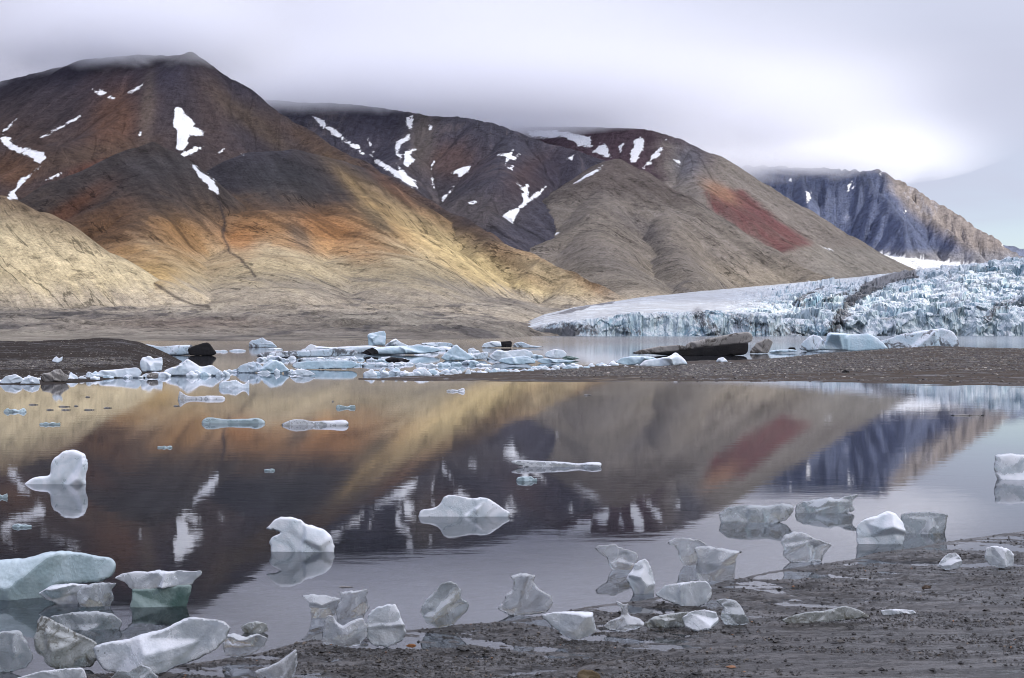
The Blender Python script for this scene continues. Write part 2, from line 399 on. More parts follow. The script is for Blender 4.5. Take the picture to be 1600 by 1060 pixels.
    C = mixc(C, g([7])*sstep(PX+20*patch, 1055, 1010), (.068, .046, .058))
    C = mixc(C, g([7])*np.clip(blob(1075,255,26,34,30)*1.3, 0, 1)*.8, (.10, .10, .12))
    red = seg_dist(PX+8*streak, PY+4*patch, [(1105,300),(1160,300),(1215,345),(1267,382),(1240,388),(1212,396),(1150,358),(1110,325)])
    C = mixc(C, g([7])*sstep(red+5*streak+4*patch, -7, 5)*(.9+.5*np.clip(streak, -.6, 0)), (.115, .046, .047))
    C = mixc(C, g([7])*np.clip(blob(1125,300,30,12,30)*1.4, 0, 1)*.8, (.26, .15, .10))
    C = mixc(C, g([7])*sstep(PX, 1225, 1300)*sstep(PY, 380, 395)*.6, (.19,.18,.16))
    # far mountain
    C = mixc(C, g([8]), (.085, .102, .165))  # rock painted bluer in place of haze and blue shade
    C = mixc(C, g([8])*sstep(strat+streak*.6, .1, .8)*.6, (.052, .068, .13))
    C = mixc(C, g([8])*sstep(PX-.75*(PY-266)-1350+14*patch, 8, 40)*sstep(PX-1.55*(PY-266)-1350, -60, -10), (.20, .178, .172))  # sunlight on the right faces painted as tan
    C = mixc(C, g([8])*sstep(patch+streak, .5, .9)*.4, (.20, .21, .26))
    C = mixc(C, g([8])*sstep(PY, 385, 402), (.18, .18, .20))
    C = mixc(C, g([9]), (.12, .14, .2))
    C = mixc(C, (IDM > 0)*sstep(HD+14*streak, 26, 2)*(IDM < 7), plain)
    C = mixc(C, (IDM > 0)*(IDM < 7)*sstep(HD+14*streak, 26, 2)*sstep(fbm2(XG/30, DG/14, 4, 77, .6), .2, .5)*.5, (.15, .13, .115))
    lum = C.mean(-1, keepdims=True); C = np.where(np.isin(IDM, [2, 3, 4, 6])[..., None], lum+(C-lum)*1.04, C)
    icef = g([0])*(PX > 1230)*(DG > 4000)
    C = C*(1+.36*streak[..., None]+.16*patch[..., None]); C = C*np.where(np.isin(IDM, [2, 3, 4, 5]), np.where(C.mean(-1) < .14, .70, 1.), 1.)[..., None]  # last factor darkens dark slopes further, deepening painted shade
    C = mixc(C, icef, (.80, .82, .86))
    # dark stream gullies
    for ids, pts, w in [([2, 3, 4], [(300,258),(330,290),(345,318),(352,345),(349,370),(358,392),(385,415),(400,432)], 3.4),
                        ([0, 2, 3], [(185,405),(205,420),(240,445),(275,465),(300,475),(325,480)], 5),
                        ([3], [(255,440),(262,455),(275,466)], 2.0)]:
        pts = [(x, y+0.) for x, y in pts]
        d = line_dist(PX+5*fbm2(XG/55, DG/55, 4, 401, .6), PY+3*fbm2(XG/40, DG/40, 3, 402), pts)
        w = w*(.62+.9*np.clip(fbm2(XG/90, DG/120, 3, 403), -.5, .7))
        C = mixc(C, g(ids)*np.clip((w*1.3-d)/np.maximum(w, .3), 0, 1)*.8, (.04, .032, .032))
    return np.clip(C, .02, .9)
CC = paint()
SNOW = [
 ([4], [(274,168),(282,168),(291,178),(300,185),(307,192),(304,197),(315,205),(322,210),(312,212),(295,212),(292,218),(294,226),(290,235),(278,237),(274,230),(276,210),(271,196),(271,180)]),
 ([4,3], [(278,246),(290,236),(305,228),(318,229),(312,236),(298,242),(284,247)]),
 ([4], [(330,245),(342,236),(352,233),(346,240)]), ([4,3], [(370,240),(384,240),(380,243)]),
 ([4], [(145,142),(160,141),(166,145),(156,150)]), ([4], [(168,152),(180,150),(178,155)]), ([4], [(200,145),(225,128),(224,132),(206,146)]),
 ([4], [(50,221),(80,205),(128,179),(100,199),(60,220)]), ([4], [(0,205),(12,195),(26,186),(18,198),(4,209)]),
 ([4,2,1,3], [(0,216),(20,212),(16,220),(30,232),(50,232),(66,238),(73,248),(62,256),(45,246),(25,238),(5,228)]),
 ([4,2,1,3], [(28,282),(45,272),(62,262),(50,274),(34,290),(24,300),(28,312),(14,312),(10,304),(24,296)]),
 ([4,2], [(62,284),(80,276),(102,267),(90,276),(66,286)]), ([4], [(217,203),(222,205),(221,216),(217,214)]),
 ([4,3,2], [(297,257),(306,260),(318,270),(335,280),(342,296),(343,310),(336,303),(325,295),(318,284),(306,270)]),
 ([5,4], [(486,179),(500,186),(530,207),(562,230),(575,246),(562,238),(530,216),(500,196)]),
 ([5,4], [(575,238),(590,250),(625,268),(650,290),(656,296),(640,290),(610,270),(585,253)]),
 ([5], [(636,186),(645,182),(648,190),(642,202),(634,196)]), ([5], [(618,225),(626,218),(640,210),(642,216),(628,226),(622,240),(630,242),(625,250),(617,238)]),
 ([5], [(632,236),(648,234),(640,244),(648,252),(636,262),(630,258)]), ([5], [(619,255),(626,262),(636,274),(650,285),(654,294),(640,288),(624,272)]),
 ([5], [(668,194),(675,196),(672,204)]), ([5], [(572,214),(579,220),(580,228),(587,242),(578,228)]), ([5], [(679,250),(675,262),(678,280),(679,298),(674,282),(673,262)]),
 ([5], [(704,272),(716,264),(736,258),(732,268),(718,278)]), ([5], [(688,310),(700,300),(710,292),(702,304),(692,316)]),
 ([5], [(778,242),(790,240),(802,235),(800,244),(812,242),(806,250),(796,248),(790,256),(790,246)]), ([5], [(794,262),(803,259),(800,266)]),
 ([5], [(732,318),(744,315),(740,322)]), ([5], [(807,286),(818,292),(826,286),(826,310),(840,300),(854,290),(846,302),(828,316),(812,330),(800,349),(785,338),(800,328),(816,318),(816,300)]),
 ([5,6], [(895,288),(910,275),(930,264),(946,255),(942,262),(925,273),(905,286)]), ([6], [(838,374),(848,371),(844,377)]), ([6], [(860,365),(874,364),(868,369)]),
 ([5,7], [(886,248),(898,242),(893,250)]), ([7], [(820,205),(860,203),(900,210),(922,215),(926,232),(905,228),(880,215),(850,216),(830,214)]),
 ([7], [(926,238),(936,226),(948,226),(954,245),(944,245)]), ([7], [(965,230),(974,224),(970,240)]), ([7], [(984,240),(992,218),(1000,215),(1008,220),(1004,235),(994,252),(986,253)]),
 ([7], [(1005,262),(1018,243),(1030,231),(1037,230),(1030,242),(1016,256)]), ([7], [(1053,250),(1064,250),(1064,258),(1056,257)]),
 ([7], [(1282,384),(1300,391),(1302,393),(1288,389)]), ([7], [(1036,219),(1042,219),(1040,222)]),
 ([8], [(1258,300),(1266,299),(1266,312),(1262,319)]), ([8], [(1230,278),(1237,278),(1237,287)]), ([8], [(1322,300),(1330,282),(1327,300),(1332,304)]), ([8], [(1332,285),(1335,298),(1338,304),(1334,302)]),
 ([8], [(1369,266),(1377,270),(1384,280),(1376,275)]), ([8], [(1411,330),(1416,330),(1415,342)]), ([8], [(1565,381),(1570,383),(1568,387)]),
]
snow = np.full(PX.shape, -30.)
for ids, pl in SNOW:
    sd = seg_dist(PX, PY, pl); snow = np.where(np.isin(IDM, ids), np.maximum(snow, sd), snow)
snow = np.clip(snow, -12, 12)

m, t = material('mountain_rock')
a_col = t.attr('rock'); a_st = t.attr('streak').outputs['Vector']; a_sn = t.attr('snow').outputs['Fac']
pos = t.pos()
a_f = t.attr('flow').outputs['Vector']; a_w = t.attr('flow_mix').outputs['Fac']
f1a = t.noise(a_st, 1.0, 6, .65); f1b = t.noise(a_f, 1.0, 7, .68)
f1 = t.math('ADD', t.math('MULTIPLY', f1a, t.math('SUBTRACT', 1.0, a_w)), t.math('MULTIPLY', f1b, a_w)); f2 = t.noise(pos, .06, 7, .65); f3 = t.noise(pos, .16, 6, .7)
k = t.math('ADD', t.math('MULTIPLY', t.math('SUBTRACT', f1, .5), 1.9), t.math('MULTIPLY', t.math('SUBTRACT', f2, .5), 1.3))
k = t.math('ADD', k, t.math('MULTIPLY', t.math('SUBTRACT', f3, .5), 1.0))
ln = t.math('ABSOLUTE', t.math('SUBTRACT', t.noise(t.vmul(a_f, (.33, .6, 1)), 1.0, 4, .55), .5))
lm = t.ramp(t.noise(pos, .006, 3, .5), .46, .60)
k = t.math('SUBTRACT', k, t.math('MULTIPLY', t.math('MULTIPLY', t.ramp(ln, .016, .002), lm), t.math('MULTIPLY', a_w, .85)))
fz = t.noise(pos, .42, 6, .8, .5); k = t.math('ADD', k, t.math('MULTIPLY', t.math('SUBTRACT', fz, .5), 2.5))
oc = t.ramp(t.noise(t.vmul(pos, (1, 1, 1.8)), .028, 9, .78, .6), .545, .60)
k = t.math('SUBTRACT', k, t.math('MULTIPLY', oc, .34))
k = t.math('SUBTRACT', k, t.math('MULTIPLY', t.ramp(f1, .555, .590), .30))
k = t.math('ADD', k, t.math('MULTIPLY', t.ramp(f1, .430, .400), .26))
sp = t.noise(pos, .11, 9, .8, .4)
k = t.math('SUBTRACT', k, t.math('MULTIPLY', t.ramp(sp, .57, .60), .34))
k = t.math('ADD', k, t.math('MULTIPLY', t.ramp(sp, .425, .40), .26))
kk = t.math('ADD', k, 1.07)
cm = t.n.new('ShaderNodeVectorMath'); cm.operation = 'SCALE'
t.nt.links.new(a_col.outputs['Color'], cm.inputs[0]); t.nt.links.new(t.math('MAXIMUM', kk, .35), cm.inputs[3])
sn = t.math('ADD', a_sn, t.math('MULTIPLY', t.math('SUBTRACT', t.noise(pos, .03, 8, .78), .5), 22.0))
sn = t.math('ADD', sn, -.6)
sn = t.math('ADD', sn, t.math('MULTIPLY', t.math('SUBTRACT', f1, .5), 6.0))
snf = t.ramp(sn, -.6, .6)
colr = t.mix(snf, cm.outputs[0], (.84, .86, .90))
hgt = t.math('ADD', t.math('MULTIPLY', f1, 1.2), t.math('MULTIPLY', f2, 2.0))
hgt = t.math('ADD', hgt, t.math('MULTIPLY', f3, .5))
bs = t.principled(Base_Color=colr, Roughness=.95, Normal=t.bump(t.math('ADD', hgt, t.math('MULTIPLY', fz, .5)), .9, 7.0)); bs.inputs['Specular IOR Level'].default_value = .1
t.out(bs.outputs[0]); M_ROCK = m

V = np.stack([XG, DG, ZG], -1).reshape(-1, 3); FA = grid_faces(*XG.shape)
AT = {'rock': ('FLOAT_COLOR', CC.reshape(-1, 3)), 'snow': ('FLOAT', snow.reshape(-1)),
      'streak': ('FLOAT_VECTOR', np.stack([TT/9, DDm/110, IDM*7.3], -1).reshape(-1, 3)),
      'flow': ('FLOAT_VECTOR', np.stack([FAc/8, FAl/110, IDM*1.3], -1).reshape(-1, 3)),
      'flow_mix': ('FLOAT', np.where(np.isin(IDM, [1, 2, 3, 6]), 1., np.where(IDM == 4, sstep(XG, -420, -250), np.where(IDM == 0, .6, 0.))).reshape(-1))}
fid = IDM[:-1, :-1].reshape(-1)
fid = np.where((fid == 9), 8, fid)
# faces far beyond the last visible crest are left out
NAMES = {0: 'moraine_plain', 1: 'hill', 2: 'hill', 3: 'hill', 4: 'mountain', 5: 'mountain', 6: 'mountain', 7: 'mountain', 8: 'mountain'}
LAB = {0: 'pale stony moraine flats along the far shore', 1: 'smooth sunlit tan hill at the left edge', 2: 'brown hill with a dark pointed top before the highest mountain',
       3: 'rounded dark hump with an orange lower slope', 4: 'highest dark brown mountain with its summit in cloud', 5: 'slate mountain with many snow patches behind the brown ridge',
       6: 'grey brown cone shaped spur above the glacier', 7: 'mountain with a dark red slope patch', 8: 'blue grey craggy mountain farthest to the right'}
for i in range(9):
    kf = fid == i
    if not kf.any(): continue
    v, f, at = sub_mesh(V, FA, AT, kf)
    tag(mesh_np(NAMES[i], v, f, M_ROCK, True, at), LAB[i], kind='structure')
del V, FA, AT

# ------------------------------------------------------------------ glacier
gp = np.concatenate([np.linspace(770, 1640, 760), np.linspace(1645, 1900, 60)])
gd = np.concatenate([[866.], np.linspace(868, 900, 84, endpoint=False), np.geomspace(900, 1320, 250), np.geomspace(1325, 3400, 110)])
GX_, GD_ = np.meshgrid(gp, gd); gx = (GX_-800)/F*GD_
front = 878+9*fbm2(GX_/50, GX_*0+2, 4, 3)+np.interp(GX_, [770, 830, 900, 1900], [60, 22, 0, 0])
lip = np.interp(GX_, [770,800,830,850,900,950,970,1000,1050,1100,1150,1200,1250,1300,1350,1400,1500,1600,1900], [524,521,517,513,507,502,497,493,492,494,497,499,500,500,499,498,498,497,496])
lip = lip+5*fbm2(GX_/28, GX_*0+5, 3, 88)*sstep(GX_, 1050, 1150)
top = np.interp(GX_, [770,800,850,900,1000,1100,1200,1300,1350,1400,1430,1500,1600,1900], [523,512,492,480,465,455,446,437,432,427,423,418,411,404])
Dt = np.interp(GX_, [770,900,1000,1100,1250,1400,1500,1900], [1020,1150,1400,1650,1800,1500,1250,1180])
s = np.clip((GD_-front)/(Dt-front), 0, 1.6)
yy = lip+(top-lip)*np.where(s < 1, 1-(1-s)**np.interp(GX_, [770, 1100, 1400], [1.3, 1.5, 1.25]), 1)
zs = H+(HZ-yy)/F*GD_
zs = np.where(s > 1, H+(HZ-top)/F*Dt+(GD_-Dt)*np.clip((HZ-top)/F*.88, .0, 1), zs)
rough = sstep(GX_, 1100, 1290)*(1-sstep(s, .75, 1.0)*sstep(GX_, 1480, 1330))*(1-.6*sstep(s, 1.0, 1.3))
rough = np.maximum(rough, (1-sstep(GD_-front, 20, 90))*sstep(GX_, 800, 900)*(.5+.3*sstep(GX_, 1000, 1200)))
rough = rough*(1-sstep(GD_, 1500, 2000))
jx = gx+8*fbm2(gx/25, GD_/25, 3, 21); jy = GD_+8*fbm2(gx/25, GD_/25, 3, 22)
d1, d2, rv = worley2(jx/15, jy/22, 5)
e1, e2, rw = worley2(jx/4.2+7, jy/6, 9)
tb = worley2(jx/34, jy/40, 33)[2]; tc = worley2(jx/60+3, jy/30, 35)[2]
ser = (rv-.45)*5+(rw-.5)*.9+(tb-.5)*8+(tc-.5)*8-4.0*(1-sstep(d2-d1, 0, .22))-1.4*(1-sstep(e2-e1, 0, .2))
ser += .7*fbm2(gx/2.2, GD_/3, 4, 44, .6)
zg = zs+rough*ser
zg += (1-rough)*(.5*fbm2(gx/9, GD_/30, 4, 45)-.8*sstep(fbm2(gx/60+GD_/90, GD_/9, 3, 46), .25, .6))
# the ice cliff above the water
cliff = sstep(GD_+2.5*fbm2(gx/3, zg/3, 3, 47)+5*(rv-.5), front-3, front+5)
zg = np.where(GD_ < front-9, -2, -2+(zg+2)*cliff)
zg[0, :] = -2
gpy = HZ-(zg-H)/GD_*F
# faces bulge and break with height as well as sideways
q3 = fbm3(gx/7, GD_/14, zg/6, 3, 61); q4 = fbm3(gx/2.6, GD_/6, zg/2.2, 2, 63); wv = worley2(gx/8, zg/6.5, 64)
am = np.clip(rough, 0, 1)
GY3 = GD_-am*(4.5*q3+.8*q4+6*(wv[2]-.5)*sstep(wv[1]-wv[0], 0, .12)); GX3 = gx+am*(1.6*fbm3(gx/6, GD_/9, zg/5, 2, 66)+.7*q4)
dirt = np.zeros(gx.shape)
wob = 5*fbm2(gx/14, GD_/40, 4, 51, .6)
for pts, w, am in [([(1425,427),(1400,433),(1372,442),(1352,449)], 8, 1), ([(1375,446),(1345,460),(1325,470)], 6, .9), ([(1330,470),(1318,482)], 5, .6), ([(1318,490),(1300,520)], 14, .7), ([(1365,445),(1320,458),(1290,468),(1240,478)], 2.5, .7), ([(1285,448),(1262,460),(1245,470)], 2.5, .8),
                ([(1600,470),(1560,478),(1540,500)], 8, .55), ([(1545,445),(1500,468),(1450,505)], 2.2, .5), ([(1125,522),(1100,505),(1090,490)], 12, .6), ([(1150,500),(1200,515),(1260,520)], 14, .5),
                ([(790,525),(850,522),(900,520)], 8, 1.0), ([(880,512),(930,516)], 9, .6), ([(830,516),(870,508)], 4, .6), ([(960,515),(1000,519)], 8, .5), ([(920,520),(935,510)], 5, .5), ([(795,512),(850,496),(905,481),(960,471)], 1.4, .9)]:
    dirt = np.maximum(dirt, am*sstep(line_dist(GX_, gpy+wob, pts)+wob*.6, w*1.6, w*.4))
m, t = material('glacier_ice')
pos = t.pos(); ad = t.attr('dirt').outputs['Fac']; ar = t.attr('rough').outputs['Fac']
nz = t.xyz(t.n.new('ShaderNodeNewGeometry').outputs['Normal'])[2]
big = t.noise(pos, .045, 5, .6); fin = t.noise(t.vmul(pos, (1, 1, .7)), .5, 8, .72); crk = t.vor(t.vmul(pos, (1, 1, .4)), .22, 'DISTANCE_TO_EDGE')
white = (.52, .56, .59); blue = (.23, .37, .46); palb = (.41, .50, .545)
steep = t.ramp(nz, .75, .25)
c = t.mix(t.math('MULTIPLY', steep, t.ramp(big, .46, .66)), t.mix(steep, white, palb), blue)
c = t.mix(t.math('MULTIPLY', t.ramp(fin, .52, .70), .45), c, (.27, .31, .33))
c = t.mix(t.math('MULTIPLY', t.ramp(crk, .07, .0), .6), c, (.11, .18, .24))
c = t.mix(t.math('MULTIPLY', t.ramp(t.noise(t.vmul(pos, (1, 1, .6)), .09, 8, .75), .52, .66), .65), c, (.21, .20, .195))
flat = t.math('MULTIPLY', t.math('SUBTRACT', 1.0, ar), t.ramp(nz, .6, .9))
c = t.mix(t.math('MULTIPLY', flat, t.ramp(t.noise(t.vmul(pos, (.35, 1, 1)), .12, 8, .7), .36, .56, 0, .85)), c, (.27, .27, .275))
dd = t.ramp(t.math('ADD', ad, t.math('MULTIPLY', t.math('SUBTRACT', fin, .5), 1.8)), .34, .72)
dd = t.math('MULTIPLY', dd, .9)
c = t.mix(dd, c, (.055, .052, .055))
bs = t.principled(Base_Color=c, Roughness=.55, Normal=t.bump(t.math('ADD', fin, t.math('MULTIPLY', big, 2)), .6, 1.2))
t.out(bs.outputs[0]); M_GLAC = m
V = np.stack([GX3, GY3, zg], -1).reshape(-1, 3)
tag(mesh_np('glacier', V, grid_faces(*gx.shape), M_GLAC, False, {'dirt': ('FLOAT', dirt.reshape(-1)), 'rough': ('FLOAT', rough.reshape(-1))}),
    'crevassed blue white glacier front with dark debris bands', kind='structure')

# ------------------------------------------------------------------ clouds
def cloud(name, cx, cy, cz, rx, ry, rz, dens, seed, base, ramp_h, label):
    """a bank of stratus: a lens-shaped body, its density rising from a ragged base"""
    nu, nv = 36, 14
    V, Fc = [], []
    for j in range(nv+1):
        ph = math.pi*j/nv
        for i in range(nu):
            th = 2*math.pi*i/nu
            r = math.sin(ph)**.6
            V.append((rx*r*math.cos(th), ry*r*math.sin(th), rz*math.cos(ph)))
    for j in range(nv):
        for i in range(nu):
            a = j*nu+i; b = j*nu+(i+1) % nu
            Fc.append((a, a+nu, b+nu, b))
    mm, t = material(name+'_vapour')
    ob = t.obj(); xx, yy_, z_ = t.xyz(ob)
    e = t.math('ADD', t.math('POWER', t.math('ABSOLUTE', t.math('DIVIDE', xx, rx)), 2.0), t.math('POWER', t.math('ABSOLUTE', t.math('DIVIDE', yy_, ry)), 2.0))
    fall = t.ramp(e, 1.0, .0); fall = t.math('MULTIPLY', fall, fall)
    n = t.noise(t.vmul(ob, (1, 1, 1.9)), 1/210, 6, .62, .5)
    n.node.noise_dimensions = '4D'; n.node.inputs['W'].default_value = seed*3.7
    zl = t.math('ADD', z_, t.math('MULTIPLY', t.math('SUBTRACT', n, .5), 330.0))
    up = t.ramp(zl, base-cz, base-cz+ramp_h)
    tp = t.ramp(z_, base-cz+ramp_h*3.2, base-cz+ramp_h*1.1, .12, 1)
    tp = t.math('MULTIPLY', tp, t.ramp(z_, rz*.98, rz*.4))
    d = t.math('MULTIPLY', t.math('MULTIPLY', up, tp), t.math('MULTIPLY', fall, dens*.72))
    v = t.n.new('ShaderNodeVolumePrincipled'); v.inputs['Color'].default_value = (.94, .95, .985, 1); v.inputs['Anisotropy'].default_value = .2
    t.nt.links.new(d, v.inputs['Density']); t.out(None, v.outputs[0])
    mm.cycles.volume_step_rate = .35
    o = mesh_np(name, np.array(V), np.array(Fc), mm); o.location = (cx, cy, cz)
    return tag(o, label, kind='structure')
def cl_at(px, D): return (px-800)/F*D
cloud('cloud', cl_at(205, 3080), 3090, 730, 480, 320, 210, .020, 1, 556, 70, 'grey cloud cap on the highest summit')
cloud('cloud', cl_at(640, 3950), 4060, 880, 1200, 700, 300, .015, 2, 560, 90, 'low cloud along the slate mountain crest')
cloud('cloud', cl_at(960, 4500), 4650, 880, 1300, 700, 300, .0075, 3, 575, 110, 'cloud over the snow col')
cloud('cloud', cl_at(1130, 6000), 6150, 980, 1450, 800, 360, .008, 4, 625, 110, 'cloud cap on the far craggy mountain')

# unseen cloud bank added to shade lake and summits; gaps shaped to place sunlight
ZB = 1500.0; SH = SD[:2]/SD[2]
def ground_key(px, py, D):
    p = P(px, py, D); return p[:2]-SH*p[2]
ua = np.linspace(-3200, 5200, 150); ub = np.linspace(-900, 5600, 130)
UA, UB = np.meshgrid(ua, ub)
lit = np.zeros(UA.shape)
for px, py, D, rx, ry, st in [(60,430,1180,300,210,1), (170,440,1150,230,180,1), (290,430,1450,200,170,.9), (420,430,1450,230,180,.9),(560,400,1700,260,200,1), (680,380,1900,270,220,1), (860,420,1750,260,200,1),
                   (780,420,1750,220,170,1), (880,450,1600,180,120,.8), (60,400,1250,250,120,.6), (1050,380,2700,500,420,.72), (1250,400,3300,520,420,.72), (1400,470,1000,330,160,.85), (1100,480,1100,300,160,.75), (1000,470,1800,420,250,.7)]:
    g0 = ground_key(px, py, D)
    lit = np.maximum(lit, st*np.exp(-(((UA-g0[0])/rx)**2+((UB-g0[1])/ry)**2)**1.5))
lit = np.maximum(lit, .36*sstep(UB, 1900, 2700)*sstep(UA, -3200, -2000)); lit = np.maximum(lit, .5*sstep(UB, 2300, 3000)*sstep(UA, 300, 900))
lit = np.clip(lit+.12*fbm2(UA/300, UB/300, 4, 4)*(lit > .02), 0, 1)
edge = sstep(UA, -3200, -2700)*sstep(UA, 5200, 4700)*sstep(UB, -900, -500)*sstep(UB, 5600, 5200)
opac = np.clip((1-lit)*edge, 0, 1)
qx = UA+SH[0]*ZB; qy = UB+SH[1]*ZB
thick = 30+220*opac*(.6+.4*fbm2(UA/200, UB/200, 4, 6))
mm, t = material('cloud_bank_vapour')
al = t.attr('opacity').outputs['Fac']
tr = t.n.new('ShaderNodeBsdfTransparent'); tl = t.n.new('ShaderNodeBsdfTranslucent'); tl.inputs[0].default_value = (.86, .90, 1, 1)
df = t.n.new('ShaderNodeBsdfDiffuse'); df.inputs[0].default_value = (.93, .93, .97, 1)
ms = t.n.new('ShaderNodeMixShader'); ms.inputs[0].default_value = .15
t.nt.links.new(tl.outputs[0], ms.inputs[1]); t.nt.links.new(df.outputs[0], ms.inputs[2])
mq = t.n.new('ShaderNodeMixShader'); t.nt.links.new(al, mq.inputs[0]); t.nt.links.new(tr.outputs[0], mq.inputs[1]); t.nt.links.new(ms.outputs[0], mq.inputs[2])
t.out(mq.outputs[0])
nr, nc = UA.shape; n0 = nr*nc
Vb = np.concatenate([np.stack([qx, qy, ZB-thick*.3], -1).reshape(-1, 3), np.stack([qx, qy, ZB+thick*.7], -1).reshape(-1, 3)])
fa = grid_faces(nr, nc)
op1 = 1-np.sqrt(np.clip(1-opac*.86, 0, 1))
tag(mesh_np('cloud_bank', Vb, np.concatenate([fa[:, ::-1], fa+n0]), mm, True, {'opacity': ('FLOAT', np.concatenate([op1.reshape(-1)]*2))}),
    'unseen broken cloud bank added to shade the lake and summits', kind='structure')
# ------------------------------------------------------------------ lake, lake bed, shores
m, t = material('lake_water')
pos = t.pos(); dy = t.xyz(pos)[1]
far = t.ramp(dy, 120, 320)
w1 = t.noise(t.vmul(pos, (1, 2.6, 1)), 1.6, 3, .5); w2 = t.noise(t.vmul(pos, (1, 2.2, 1)), 9, 3, .55)
w3 = t.noise(t.vmul(pos, (.5, 1, 1)), .35, 3, .5)
near = t.ramp(dy, 30, 6)
hw = t.math('ADD', t.math('MULTIPLY', w1, .0009), t.math('MULTIPLY', w3, .0015))
hw = t.math('ADD', hw, t.math('MULTIPLY', w2, t.math('MULTIPLY', t.ramp(w3, .45, .62, .3, 1), .00028)))
hw = t.math('ADD', hw, t.math('MULTIPLY', t.math('MULTIPLY', w1, far), .02))
nb_ = t.bump(hw, .55, 1.0)
gl = t.n.new('ShaderNodeBsdfGlossy'); t.set(gl.inputs['Roughness'], t.ramp(dy, 8, 300, .02, .10)); gl.inputs['Color'].default_value = (.97, .98, 1, 1)
t.nt.links.new(nb_, gl.inputs['Normal'])
trn = t.n.new('ShaderNodeBsdfTransparent'); trn.inputs[0].default_value = (.46, .54, .52, 1)
murk = t.n.new('ShaderNodeBsdfDiffuse'); murk.inputs[0].default_value = (.045, .048, .055, 1)
bd_ = t.n.new('ShaderNodeMixShader'); t.set(bd_.inputs[0], t.ramp(dy, 7, 24, .32, .95)); t.nt.links.new(trn.outputs[0], bd_.inputs[1]); t.nt.links.new(murk.outputs[0], bd_.inputs[2])
fr = t.n.new('ShaderNodeFresnel'); fr.inputs['IOR'].default_value = 1.333; t.nt.links.new(nb_, fr.inputs['Normal'])
mw = t.n.new('ShaderNodeMixShader'); t.nt.links.new(fr.outputs[0], mw.inputs[0]); t.nt.links.new(bd_.outputs[0], mw.inputs[1]); t.nt.links.new(gl.outputs[0], mw.inputs[2])
t.out(mw.outputs[0]); M_WATER = m
tag(mesh_np('lake_water', np.array([(-3500, 5.0, 0), (3500, 5.0, 0), (3500, 2600, 0), (-3500, 2600, 0)], float), np.array([[0, 1, 2, 3]]), M_WATER, False), kind='structure')

def mud_mat(name, dark, light, wet=.5, scale=1.0, speck=0.0, streaky=False):
    m, t = material(name); pos = t.pos()
    a = t.noise(t.vmul(pos, (1, 2.2, 1)), 2.2*scale, 7, .62); b = t.noise(pos, 26*scale, 6, .7); c = t.noise(pos, 110*scale, 3, .6)
    c1 = t.mix(t.ramp(a, .38, .62), dark, light)
    c1 = t.mix(t.math('MULTIPLY', t.ramp(b, .50, .68), .7), c1, tuple(v*.45 for v in dark))
    c1 = t.mix(t.math('MULTIPLY', t.ramp(c, .56, .72), .35), c1, tuple(v*1.7 for v in light))
    if speck:
        v = t.vor(pos, 5.5*scale*1.6); c1 = t.mix(t.math('MULTIPLY', t.ramp(v, .26, .16), speck), c1, (.42, .40, .34))
    film = None
    if streaky:
        mp_ = t.n.new('ShaderNodeMapping'); t.set(mp_.inputs['Vector'], pos); mp_.inputs['Rotation'].default_value = (0, 0, -.28); mp_.inputs['Scale'].default_value = (1, 4.2, 1)
        sA = t.noise(mp_.outputs[0], 2.6, 8, .68, .4); sB = t.noise(mp_.outputs[0], 14, 7, .72, .3)
        crumb = t.ramp(t.math('ADD', t.math('MULTIPLY', sA, .6), t.math('MULTIPLY', sB, .4)), .49, .56)
        c1 = t.mix(t.math('MULTIPLY', crumb, .6), c1, tuple(v*.55 for v in dark))
        c1 = t.mix(t.math('MULTIPLY', t.ramp(sB, .60, .70), .6), c1, (.11, .085, .055))
        film = t.math('MULTIPLY', t.math('SUBTRACT', 1.0, crumb), t.ramp(t.noise(pos, 1.1, 4, .6), .40, .56))
    wetm = t.ramp(t.math('ADD', a, t.math('MULTIPLY', b, .4)), .52, .80)
    rg = t.math('ADD', .36-.06*wet, t.math('MULTIPLY', wetm, .6-.3*wet))
    h = t.math('ADD', t.math('MULTIPLY', b, 1), t.math('MULTIPLY', c, .35))
    nrm = t.bump(h, .7, .012/scale)
    if streaky:
        rg = t.math('SUBTRACT', rg, t.math('MULTIPLY', film, .24))
        h = t.math('MULTIPLY', h, t.math('SUBTRACT', 1.0, t.math('MULTIPLY', film, .75)))
        h = t.math('ADD', h, t.math('MULTIPLY', crumb, 2.0))
        h = t.math('ADD', h, t.math('MULTIPLY', sB, 1.6))
        nrm = t.bump(h, .8, .010)
    bs = t.principled(Base_Color=c1, Roughness=rg, Normal=nrm)
    bs.inputs['Specular IOR Level'].default_value = max(.1, .30+.18*wet)
    t.out(bs.outputs[0]); return m
M_MUD = mud_mat('wet_mud', (.040, .035, .030), (.082, .073, .064), 1.2, streaky=True)
M_BED = mud_mat('lake_bed_silt', (.05, .05, .046), (.08, .08, .07), .3, .3)
M_BAR = mud_mat('gravel_bar_sand', (.042, .030, .021), (.074, .055, .039), -.6, .22)
M_BARD = mud_mat('dark_bar_sand', (.022, .016, .012), (.036, .027, .020), -1.0, .22)
tag(mesh_np('lake_bed', np.array([(-3600, -30, -1.9), (3600, -30, -1.9), (3600, 2700, -1.9), (-3600, 2700, -1.9)], float), np.array([[0, 1, 2, 3]]), M_BED, False), kind='structure')

